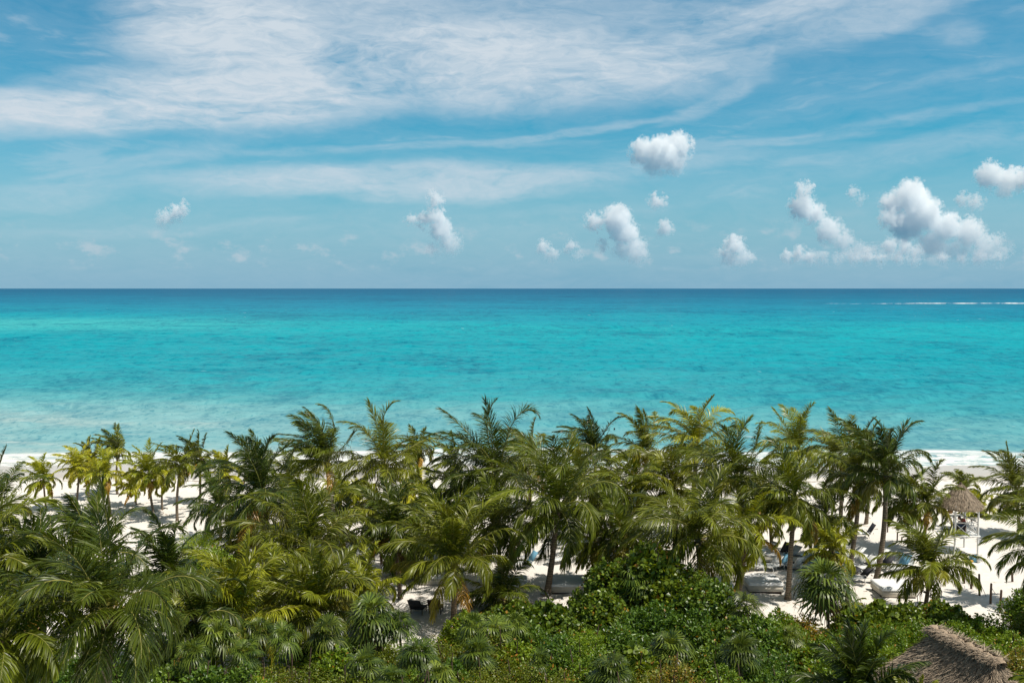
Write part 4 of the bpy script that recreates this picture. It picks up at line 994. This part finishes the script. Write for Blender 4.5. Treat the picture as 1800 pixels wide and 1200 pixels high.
def beach_chair(px, py, rz, label, m):
    b = place(px, py); root = empty('beach_chair', b, label, 'beach chair', 'dark beach chairs', R(rz))
    A = Acc(); A.box((-.36, -.5, .30), (.36, .3, .36), W1); link('seat', A.mesh('chair_seat', [m]), root)
    A = Acc(); A.box((-.36, 0, -.03), (.36, .75, .03), W1, rot=Matrix.Rotation(R(52), 4, 'X'), at=(0, .28, .35)); link('backrest', A.mesh('chair_back', [m]), root)
    for sx in (-.33, .33):
        for sy in (-.42, .26):
            A = Acc(); A.bar((sx, sy, 0), (sx, sy, .3), .05, W1); link('leg', A.mesh('chair_leg', [M_BROWN]), root)
beach_chair(735, 1072, 165, 'black beach chair beside the brown one in front of the fan palms', M_DARK)
beach_chair(766, 1072, 175, 'dark brown beach chair beside the black one in front of the fan palms', M_BROWN)
def side_table(px, py, label, m, s=.5, h=.42):
    b = place(px, py); root = empty('side_table', b, label, 'side table', 'small tables on the sand', .2)
    A = Acc(); A.box((-s/2, -s/2, h - .035), (s/2, s/2, h), W1); link('table_top', A.mesh('table_top', [m]), root)
    for sx in (-1, 1):
        for sy in (-1, 1):
            A = Acc(); A.bar((sx * (s/2 - .03), sy * (s/2 - .03), 0), (sx * (s/2 - .03), sy * (s/2 - .03), h - .04), .035, W1)
            link('leg', A.mesh('table_leg', [m]), root)
M_GREY = simple('grey_metal', (0.2, 0.2, 0.21), 0.4, 5, 0.1, 0, 0.4)
side_table(1529, 998, 'dark side table on the sand by the twin trunks', M_DARK, .55)
side_table(957, 1058, 'small grey frame table beside the central giant trunk', M_GREY, .42, .5)
side_table(1403, 984, 'low dark table behind the long clean trunk', M_DARK, .5)

def platform(x0, x1, py, label):
    a, b = place(x0, py), place(x1, py); c = (a + b) / 2; L = (b - a).length
    root = empty('long_platform', c, label, 'platform')
    A = Acc(); A.box((-L/2, -.55, .40), (L/2, .55, .46), W1); link('deck', A.mesh('platform_deck', [M_CREAM]), root)
    A = Acc(); A.box((-L/2 + .02, -.53, .1), (L/2 - .02, .53, .398), W1); link('dark_side', A.mesh('platform_side', [M_BROWN]), root)
platform(1343, 1450, 991, 'long low platform with pale top and dark side between the lounger rows')
platform(1228, 1262, 992, 'short dark sided platform behind the wide arching palm')

# rope posts
PO = [(1695, 1021, .75), (1707, 1030, .8), (1722, 1043, 1.25), (1741, 1060, 1.15), (1758, 1077, 1.25), (1780, 1021, .6)]
PL = ['short dark post farthest back in the rope line', 'dark post under the frond tips in the rope line', 'tall dark post with rope end hanging from it',
      'thin dark post between the tall one and the hedge', 'dark post nearest the hedge, slightly leaning', 'short dark post apart from the rope line by the frame edge']
tops = []
for k, (px, py, h) in enumerate(PO):
    b = place(px, py); o_ = None; A = Acc(); ln = .06 * math.sin(k * 2.2)
    A.tube([(0, 0, -.2), (ln * .5, 0, h * .5), (ln, 0, h)], [.07, .065, .06], 9, W1); A.tube([(ln, 0, h - .001), (ln, 0, h + .03)], [.06, .03], 9, W1)
    o_ = link('rope_post', A.mesh('rope_post', [M_WOOD], True), None, b); tag(o_, PL[k], 'post', 'wooden posts beside the path')
    tops.append(b + Vector((ln, 0, h * .85)))
for a, b, lab in ((0, 1, 'sagging rope between the two farthest posts'), (1, 2, 'sagging rope to the tall post'), (3, 4, 'sagging rope to the post nearest the hedge')):
    s = np.linspace(0, 1, 10)[:, None]; p = np.array(tops[a]) * (1 - s) + np.array(tops[b]) * s; p[:, 2] -= .22 * np.sin(s[:, 0] * math.pi)
    A = Acc(); A.tube(p - np.array(tops[a]), .015, 5, W1); tag(link('rope', A.mesh('rope', [M_ROPE]), None, tops[a]), lab, 'rope', 'ropes between the posts')
p = np.array([tops[2], tops[2] + Vector((.12, -.1, -.5)), tops[2] + Vector((.3, -.3, -1.05))])
A = Acc(); A.tube(p - p[0], .018, 5, W1); tag(link('rope_end', A.mesh('rope_end', [M_ROPE]), None, tops[2]), 'loose rope end hanging from the tall post to the sand', 'rope')
for k, (px, py, h, lab) in enumerate([(1577, 951, .6, 'lone thin marker post on far open sand, the taller of two'), (1585, 951, .25, 'stubby marker post on far open sand'), (1560, 935, .8, 'dark marker pole on the far sand between twin trunks')]):
    A = Acc(); A.tube([(0, 0, -.1), (.01, 0, h)], [.05, .045], 8, W1); b = place(px, py)
    A.tube([(.01, 0, h - .001), (.01, 0, h + .02)], [.045, .02], 8, W1)
    tag(link('marker_post', A.mesh('marker_post', [M_WOOD], True), None, b), lab, 'post', 'marker posts on the far sand')

# ---------------------------------------------------------------- thatch
def thatch_mat():
    m, t = mat('palm_thatch'); o = t.n('ShaderNodeOutputMaterial'); b = t.n('ShaderNodeBsdfPrincipled'); t.l(b.outputs[0], o.inputs[0])
    at = t.n('ShaderNodeAttribute', attribute_name='tint'); tcn = t.n('ShaderNodeTexCoord')
    nz = t.noise(tcn.outputs['Object'], 1.3, 7, 0.7); n2 = t.noise(tcn.outputs['Object'], 14, 4, 0.6)
    c = t.mix(nz, (0.22, 0.175, 0.135), (0.56, 0.475, 0.38)); c = t.mix(t.math('MULTIPLY', n2, .5), c, (0.20, 0.155, 0.115)); c = t.mix(1.0, c, at.outputs['Color'], 'MULTIPLY')
    t.l(c, b.inputs['Base Color']); b.inputs['Roughness'].default_value = 0.95; b.inputs['Specular IOR Level'].default_value = 0.1
    bn = t.n('ShaderNodeBump'); bn.inputs['Strength'].default_value = 0.9; bn.inputs['Distance'].default_value = 0.06
    t.l(n2, bn.inputs['Height']); t.l(bn.outputs[0], b.inputs['Normal']); return m
M_THATCH = thatch_mat()
def straw_cover(A, rs, fn, n, l, w_, lift=.05, jit=.16):
    """fn(rs) -> point, outward normal, downslope"""
    for _ in range(n):
        p, nn, dn = fn(rs); dn = nrm(dn + rs.normal(0, jit, 3)); sd = nrm(np.cross(nn, dn)); ll = l * rs.uniform(.5, 1.4)
        p0 = p + nn * rs.uniform(-.02, lift); p1 = p0 + dn * ll + nn * rs.uniform(0, lift)
        c = np.array([1, .96, .9]) * rs.uniform(.55, 1.5)
        A.add([p0 - sd * w_, p0 + sd * w_, p1 + sd * w_ * .3, p1 - sd * w_ * .3], [(0, 1, 2, 3)], c)
def quad_pts(a, b, c, d, rs):  # a,b top edge; d,c bottom edge
    u, v = rs.rand(), rs.rand() ** .8; p = (a * (1 - u) + b * u) * (1 - v) + (d * (1 - u) + c * u) * v
    dn = nrm((d * (1 - u) + c * u) - (a * (1 - u) + b * u)); return p, dn
def build_palapa():
    A1 = np.array(P(1648, 1117, 36.0)); A2 = np.array(P(1748, 1170, 33.2)); zr = (A1[2] + A2[2]) / 2
    A1[2] = A2[2] = zr
    ctr = (A1 + A2) / 2; ez = zr - 1.9
    rd = nrm(A2 - A1); sd = np.array([-rd[1], rd[0], 0])   # sd points to +x side
    if sd[0] < 0: sd = -sd
    hw, ex = 1.85, 1.25
    E = [A1 - rd * ex - sd * hw, A1 - rd * ex + sd * hw, A2 + rd * ex + sd * hw, A2 + rd * ex - sd * hw]
    for e in E: e[2] = ez
    root = empty('thatched_roof_hut', (ctr[0], ctr[1], ground_z(ctr[0], ctr[1])), 'weathered grey brown palm thatched hut roof rising out of the shrubs', 'thatched hut')
    o0 = np.array(root.location)
    rs = np.random.RandomState(3)
    faces = [(A1, A2, E[3], E[0]), (A2, A1, E[1], E[2]), (A2, A2, E[2], E[3]), (A1, A1, E[0], E[1])]
    A = Acc()
    for (a, b, c, d) in faces:
        n = 14; g = []
        for v in np.linspace(0, 1, n):
            for u in np.linspace(0, 1, n):
                p = (a * (1 - u) + b * u) * (1 - v) + (d * (1 - u) + c * u) * v
                p = p + np.array([0, 0, .14 * math.sin(math.pi * min(v * 1.1, 1)) + .05 * noise.noise(Vector(p * 1.7))]); g.append(p - o0)
        i = np.arange(n - 1)[:, None] * n; j = np.arange(n - 1)[None]
        A.add(np.array(g), np.stack([i + j, i + n + j, i + n + j + 1, i + j + 1], -1).reshape(-1, 4), np.array([.8, .78, .74]))
        nn = nrm(np.cross(c - a, d - a)); nn = nn if nn[2] > 0 else -nn
        def fn(r_):
            p, dn = quad_pts(a, b, c, d, r_); return p - o0 + np.array([0, 0, .10]), nn, dn
        straw_cover(A, rs, fn, 7000, .26, .014, .10, .22)
    link('thatch', A.mesh('hut_thatch', [M_THATCH]), root)
    A = Acc(); s = np.linspace(-.12, 1.1, 26)[:, None]
    p = A1 * (1 - s) + A2 * s - o0; p[:, 2] += .13 + .05 * np.sin(np.arange(26) * 1.9) + rs.normal(0, .02, 26); p[:, 0] += rs.normal(0, .03, 26)
    A.tube(p, .16 + .06 * rs.rand(26), 9, np.array([1.1, 1.02, .92]))
    def fr(r_):
        u = r_.uniform(-.1, 1.1); q = A1 * (1 - u) + A2 * u - o0; sg = r_.choice([-1, 1]); return q + np.array([0, 0, .22]) + sg * sd * r_.uniform(0, .2), nrm(sg * sd * .5 + np.array([0, 0, 1.])), nrm(sg * sd - np.array([0, 0, .9]))
    straw_cover(A, rs, fr, 2600, .3, .018, .12, .4)
    link('ridge_cap', A.mesh('hut_ridge', [M_THATCH]), root)
    for k, e in enumerate(E):
        q = ctr + (e - ctr) * .8; A = Acc(); A.tube([(q - o0) * np.array([1, 1, 0]) + np.array([0, 0, -.2]), (q - o0) * np.array([1, 1, 0]) + np.array([0, 0, ez - o0[2] + .35])], .1, 8, W1)
        link('post', A.mesh('hut_post', [M_WOOD], True), root)
build_palapa()

# ---------------------------------------------------------------- thatched lifeguard tower
def build_tower():
    y0, y1 = 66.2, 68.2; x0 = (1688 - 900) / F * y0; x1 = (1729 - 900) / F * y0
    cx, cyy = (x0 + x1) / 2, (y0 + y1) / 2; gz = ground_z(cx, cyy)
    root = empty('beach_tower', (cx, cyy, gz), 'white raised beach tower with cone thatched roof and crossed railings', 'beach tower')
    zf = 1.42 - gz; ze = 3.28 - gz; za = 4.75 - gz; hx, hy = (x1 - x0) / 2, 1.0
    for sx in (-1, 1):
        for sy in (-1, 1):
            A = Acc(); A.tube([(sx * hx, sy * hy, -.2), (sx * hx, sy * hy, zf), (sx * hx, sy * hy, ze + .15)], .065, 8, W1); link('post', A.mesh('tower_post', [M_WHITEWOOD], True), root)
    A = Acc(); A.box((-hx - .12, -hy - .12, zf - .09), (hx + .12, hy + .12, zf), W1); link('floor', A.mesh('tower_floor', [M_WHITEWOOD]), root)
    def rail(p, q, cross):
        p, q = np.array(p, float), np.array(q, float); up = np.array([0, 0, 1.])
        A = Acc(); A.bar(p + up * .12, q + up * .12, .05, W1); A.bar(p + up * .86, q + up * .86, .06, W1)
        m = (p + q) / 2
        A.bar(m + up * .12, m + up * .86, .05, W1)
        for (u, v) in ((p, m), (m, q)):
            A.bar(u + up * .14, v + up * .84, .035, W1); A.bar(u + up * .84 + (v - u) * 0, v + up * .14, .035, W1)
        link('railing', A.mesh('tower_railing', [M_WHITEWOOD]), root)
    rail((-hx, -hy, zf), (hx, -hy, zf), 1); rail((hx, -hy, zf), (hx, hy, zf), 1); rail((-hx, hy, zf), (hx, hy, zf), 1)
    A = Acc()
    for s_ in range(5): A.box((-hx - .5 - s_ * .28, -.4, zf - .32 * (s_ + 1)), (-hx - .2 - s_ * .28, .4, zf - .32 * (s_ + 1) + .05), W1)
    for sy in (-.42, .42): A.bar((-hx - .1, sy, zf), (-hx - 1.6, sy, -.05), .08, W1)
    link('steps', A.mesh('tower_steps', [M_WHITEWOOD]), root)
    # cone roof
    rs = np.random.RandomState(8); A = Acc(); K = 28; ring = []
    RR = 1.42; th = np.arange(K) * 2 * math.pi / K
    prof = [(0.03, za), (.35, za - .45), (.8, za - .98), (1.2, za - 1.42), (RR, ze + .02), (RR - .04, ze - .18)]
    V = np.array([[(r * math.cos(a) * 1.0, r * math.sin(a) * 1.05, z + (.03 * math.sin(a * 7 + r * 9))) for a in th] for r, z in prof]).reshape(-1, 3)
    i = np.arange(len(prof) - 1)[:, None] * K; j = np.arange(K)[None]; j2 = (j + 1) % K
    A.add(V, np.stack([i + j, i + K + j, i + K + j2, i + j2], -1).reshape(-1, 4), np.array([.95, .9, .82]))
    def fn(r_):
        a = r_.uniform(0, 6.283); q = r_.rand() ** .6; r = RR * q; z = za + (ze - za) * q
        h = np.array([math.cos(a), math.sin(a), 0]); return h * r + np.array([0, 0, z + .04]), nrm(h + np.array([0, 0, .85])), nrm(h - np.array([0, 0, 1.2]))
    straw_cover(A, rs, fn, 2600, .26, .022, .05, .18)
    link('thatched_roof', A.mesh('tower_thatch', [M_THATCH]), root)
    A = Acc(); A.tube([(0, 0, za - .1), (0, 0, za + .12)], [.1, .03], 8, W1); link('finial', A.mesh('tower_finial', [M_WOOD]), root)
    return cx, cyy, gz, zf + gz, hx, hy
TX, TY, TG, TF, THX, THY = build_tower()

# ---------------------------------------------------------------- people
def person_mesh(name, joints, bones, mats, root_i, sub=1):
    me = bpy.data.meshes.new(name); me.from_pydata([j[0] for j in joints], bones, [])
    o = bpy.data.objects.new(name, me); COL.objects.link(o)
    md = o.modifiers.new('skin', 'SKIN'); md.use_smooth_shade = True
    for k, j in enumerate(joints):
        sv = me.skin_vertices[0].data[k]; sv.radius = j[1] if isinstance(j[1], tuple) else (j[1], j[1]); sv.use_root = (k == root_i)
    ms = o.modifiers.new('sub', 'SUBSURF'); ms.levels = sub + 1; ms.render_levels = sub + 1
    dg = bpy.context.evaluated_depsgraph_get(); m2 = bpy.data.meshes.new_from_object(o.evaluated_get(dg)); bpy.data.objects.remove(o)
    m2.materials.clear(); [m2.materials.append(m) for m in mats]; return m2
def head_mesh(name, c, r):
    """egg shaped head with nose, ears and eye hollows, face towards -x"""
    A = Acc(); n = 12; K = 16; V = []
    for i in range(n):
        ph = math.pi * i / (n - 1)
        for k in range(K):
            a = 2 * math.pi * k / K; x = math.sin(ph) * math.cos(a); y = math.sin(ph) * math.sin(a) * .8; z = math.cos(ph)
            f = 1.0
            if math.cos(a) < -.95 and -.25 < z < .2: f = 1.14      # nose
            if abs(y) > .68 and abs(z) < .25: f = 1.1               # ears
            if math.cos(a) < -.6 and .85 > math.cos(a) and .15 < z < .3: f = .96
            V.append((c[0] + r * x * f, c[1] + r * y * f, c[2] + r * 1.25 * z * (1 if z > 0 else 1.02)))
    i = np.arange(n - 1)[:, None] * K; j = np.arange(K)[None]; j2 = (j + 1) % K
    A.add(V, np.stack([i + j, i + K + j, i + K + j2, i + j2], -1).reshape(-1, 4), W1); return A
def tower_person():
    base = Vector((TX - .12, TY - THY + .62, TF)); root = empty('person', base, 'dark haired person in a red shirt bending over the beach tower railing', 'person')
    # pelvis at the right, torso leaning to the left and forward onto the top rail
    pel = (.30, .02, .62)
    J = [(pel, .14), ((.16, -.08, .86), .125), ((-.02, -.2, 1.02), (.15, .12)), ((-.12, -.26, 1.06), .06), ((-.2, -.3, 1.08), .05),
         ((.30, -.12, .58), .095), ((.12, -.36, .5), .075), ((.14, -.34, .1), .05), ((.04, -.4, .04), .04),
         ((.34, .16, .58), .095), ((.2, .0, .3), .075), ((.28, .1, .08), .05), ((.18, .06, .03), .04),
         ((.03, -.40, 1.0), .06), ((.08, -.47, .86), .045), ((-.16, -.46, .9), .035), ((-.24, -.45, .92), (.04, .018)),
         ((-.06, -.02, 1.02), .06), ((-.02, -.2, .84), .045), ((-.22, -.38, .9), .035), ((-.3, -.4, .92), (.04, .018)),
         ((-.31, -.48, .92), .009), ((-.34, -.46, .90), .009), ((-.33, -.44, .88), .009), ((-.31, -.42, .88), .008), ((-.27, -.5, .94), .01),
         ((-.37, -.43, .92), .009), ((-.4, -.41, .90), .009), ((-.39, -.39, .88), .009), ((-.37, -.37, .88), .008), ((-.33, -.45, .94), .01)]
    Bn = [(0, 1), (1, 2), (2, 3), (3, 4), (0, 5), (5, 6), (6, 7), (7, 8), (0, 9), (9, 10), (10, 11), (11, 12), (2, 13), (13, 14), (14, 15), (15, 16), (2, 17), (17, 18), (18, 19), (19, 20),
          (16, 21), (16, 22), (16, 23), (16, 24), (16, 25), (20, 26), (20, 27), (20, 28), (20, 29), (20, 30)]
    link('body', person_mesh('body', J, Bn, [M_SKIN], 0), root)
    H = head_mesh('head', (-.27, -.33, 1.12), .095); link('head', H.mesh('head', [M_SKIN], True), root)
    Hr = head_mesh('hair', (-.25, -.325, 1.14), .108); link('hair', Hr.mesh('hair', [M_HAIR], True), root)
    J2 = [((.24, -.02, .74), .155), ((.1, -.12, .93), .15), ((-.02, -.2, 1.03), (.175, .14)), ((.02, -.37, 1.01), .078), ((.07, -.44, .9), .062), ((-.06, -.04, 1.03), .078), ((-.03, -.15, .9), .062)]
    link('red_shirt', person_mesh('red_shirt', J2, [(0, 1), (1, 2), (2, 3), (3, 4), (2, 5), (5, 6)], [M_RED], 0), root)
    J3 = [((.29, .0, .66), .16), ((.30, -.12, .58), .112), ((.15, -.33, .51), .092), ((.34, .15, .57), .112), ((.22, .02, .34), .092)]
    link('dark_shorts', person_mesh('dark_shorts', J3, [(0, 1), (1, 2), (0, 3), (3, 4)], [M_NAVY], 0), root)
tower_person()
def box_thing(name, loc, dims, m, label, cat, lid=None, rz=0.0):
    root = empty(name, loc, label, cat, None, rz); a, b_, c = dims
    A = Acc(); A.box((-a/2, -b_/2, 0), (a/2, b_/2, c * .82), W1); A.box((-a/2 + .02, -b_/2 + .02, c * .80), (a/2 - .02, b_/2 - .02, c * .84), W1); link('body', A.mesh(name + '_body', [m]), root)
    A = Acc(); A.box((-a/2 - .015, -b_/2 - .015, c * .84), (a/2 + .015, b_/2 + .015, c), W1); link('lid', A.mesh(name + '_lid', [lid or m]), root)
    A = Acc(); A.tube([(-a * .3, 0, c), (-a * .28, 0, c + .05), (a * .28, 0, c + .05), (a * .3, 0, c)], .012, 5, W1); link('handle', A.mesh(name + '_handle', [M_DARK]), root)
box_thing('storage_chest', (TX - THX + .42, TY - THY + .3, TF), (.66, .32, .7), M_BROWN, 'dark blue topped chest on the tower floor behind the crossed railing', 'chest', M_NAVY)
b = place(1711, 987); box_thing('cool_box', b, (.42, .34, .42), M_BLUE, 'bright blue box on the sand under the beach tower', 'box')
b = place(1720, 988)
root = empty('bucket', b, 'pale bucket on the sand next to the bright blue box', 'bucket')
A = Acc(); A.tube([(0, 0, .0), (0, 0, .02), (0, 0, .4), (0, 0, .401)], [.005, .13, .18, .165], 14, W1); link('body', A.mesh('bucket_body', [M_PLASTIC], True), root)
A = Acc(); A.tube([(-.18, 0, .39), (-.12, 0, .5), (.12, 0, .5), (.18, 0, .39)], .008, 5, W1); link('handle', A.mesh('bucket_handle', [M_GREY]), root)
b = place(1703, 989)
root = empty('rescue_float', b, 'yellow rescue float lying on the sand beside the bright blue box', 'float')
A = Acc(); A.tube([(-.3, 0, .1), (-.26, 0, .1), (.22, 0, .1), (.3, 0, .12)], [.02, .1, .09, .02], 10, W1); link('body', A.mesh('float_body', [M_YEL], True), root)
for sx in (-.12, .12):
    A = Acc(); A.tube([(sx - .05, 0, .18), (sx, 0, .24), (sx + .05, 0, .18)], .012, 5, W1); link('grip', A.mesh('float_grip', [M_DARK]), root)
# round straw lantern under the eave
q = Vector((TX - THX - .22, TY - THY + .3, 3.0)); root = empty('straw_lantern', q, 'round straw coloured lantern hanging under the tower eave', 'lantern')
A = Acc(); th = np.linspace(0, math.pi, 9); A.tube(np.stack([0 * th, 0 * th, -.17 * np.cos(th)], -1), np.maximum(.01, .18 * np.sin(th)), 14, W1); link('shade', A.mesh('lantern_shade', [M_STRAW], True), root)
A = Acc(); A.tube([(0, 0, .16), (0.02, 0, .5)], .008, 4, W1); link('cord', A.mesh('lantern_cord', [M_ROPE]), root)

def swimmer(px, py, label):
    g = G(px, py, -.3); g.z = -.3; root = empty('person', g, label, 'person', 'swimmers in the shallow sea')
    J = [((0, 0, -.35), .14), ((0, 0, -.1), (.17, .11)), ((0, 0, .08), .055), ((0, 0, .14), .05), ((-.2, 0, -.02), .06), ((-.42, .1, -.08), .045), ((-.6, .25, -.06), .035),
         ((.2, 0, -.02), .06), ((.42, .1, -.08), .045), ((.6, .25, -.06), .035), ((-.1, .05, -.8), .09), ((-.1, .15, -1.2), .05), ((.1, .05, -.8), .09), ((.1, .15, -1.2), .05)]
    Bn = [(0, 1), (1, 2), (2, 3), (1, 4), (4, 5), (5, 6), (1, 7), (7, 8), (8, 9), (0, 10), (10, 11), (0, 12), (12, 13)]
    link('body', person_mesh('swimmer', J, Bn, [M_SKIN], 0), root)
    H = head_mesh('head', (0, 0, .24), .1); link('head', H.mesh('head', [M_SKIN], True), root)
    Hr = head_mesh('hair', (.005, -.01, .27), .108); link('hair', Hr.mesh('hair', [M_HAIR], True), root)
swimmer(1080, 757, 'dark haired swimmer in the sea, only head and shoulders above water')

# a seabird far over the water
q = P(1549, 461, 900); root = empty('seabird', q, 'dark seabird gliding low over the horizon under the biggest cloud', 'bird')
A = Acc(); A.tube([(-.55, 0, 0), (-.3, 0, .03), (.1, 0, .04), (.42, 0, .03), (.6, 0, -.02)], [.02, .1, .14, .08, .02], 8, W1); link('body', A.mesh('bird_body', [M_DARK], True), root)
for sy in (-1, 1):
    A = Acc(); A.tube([(0.05, sy * .05, .05), (.12, sy * .5, .28), (0, sy * 1.1, .22), (-.2, sy * 1.5, .1)], [.09, .08, .05, .01], 5, W1); link('wing', A.mesh('bird_wing', [M_DARK], True), root)
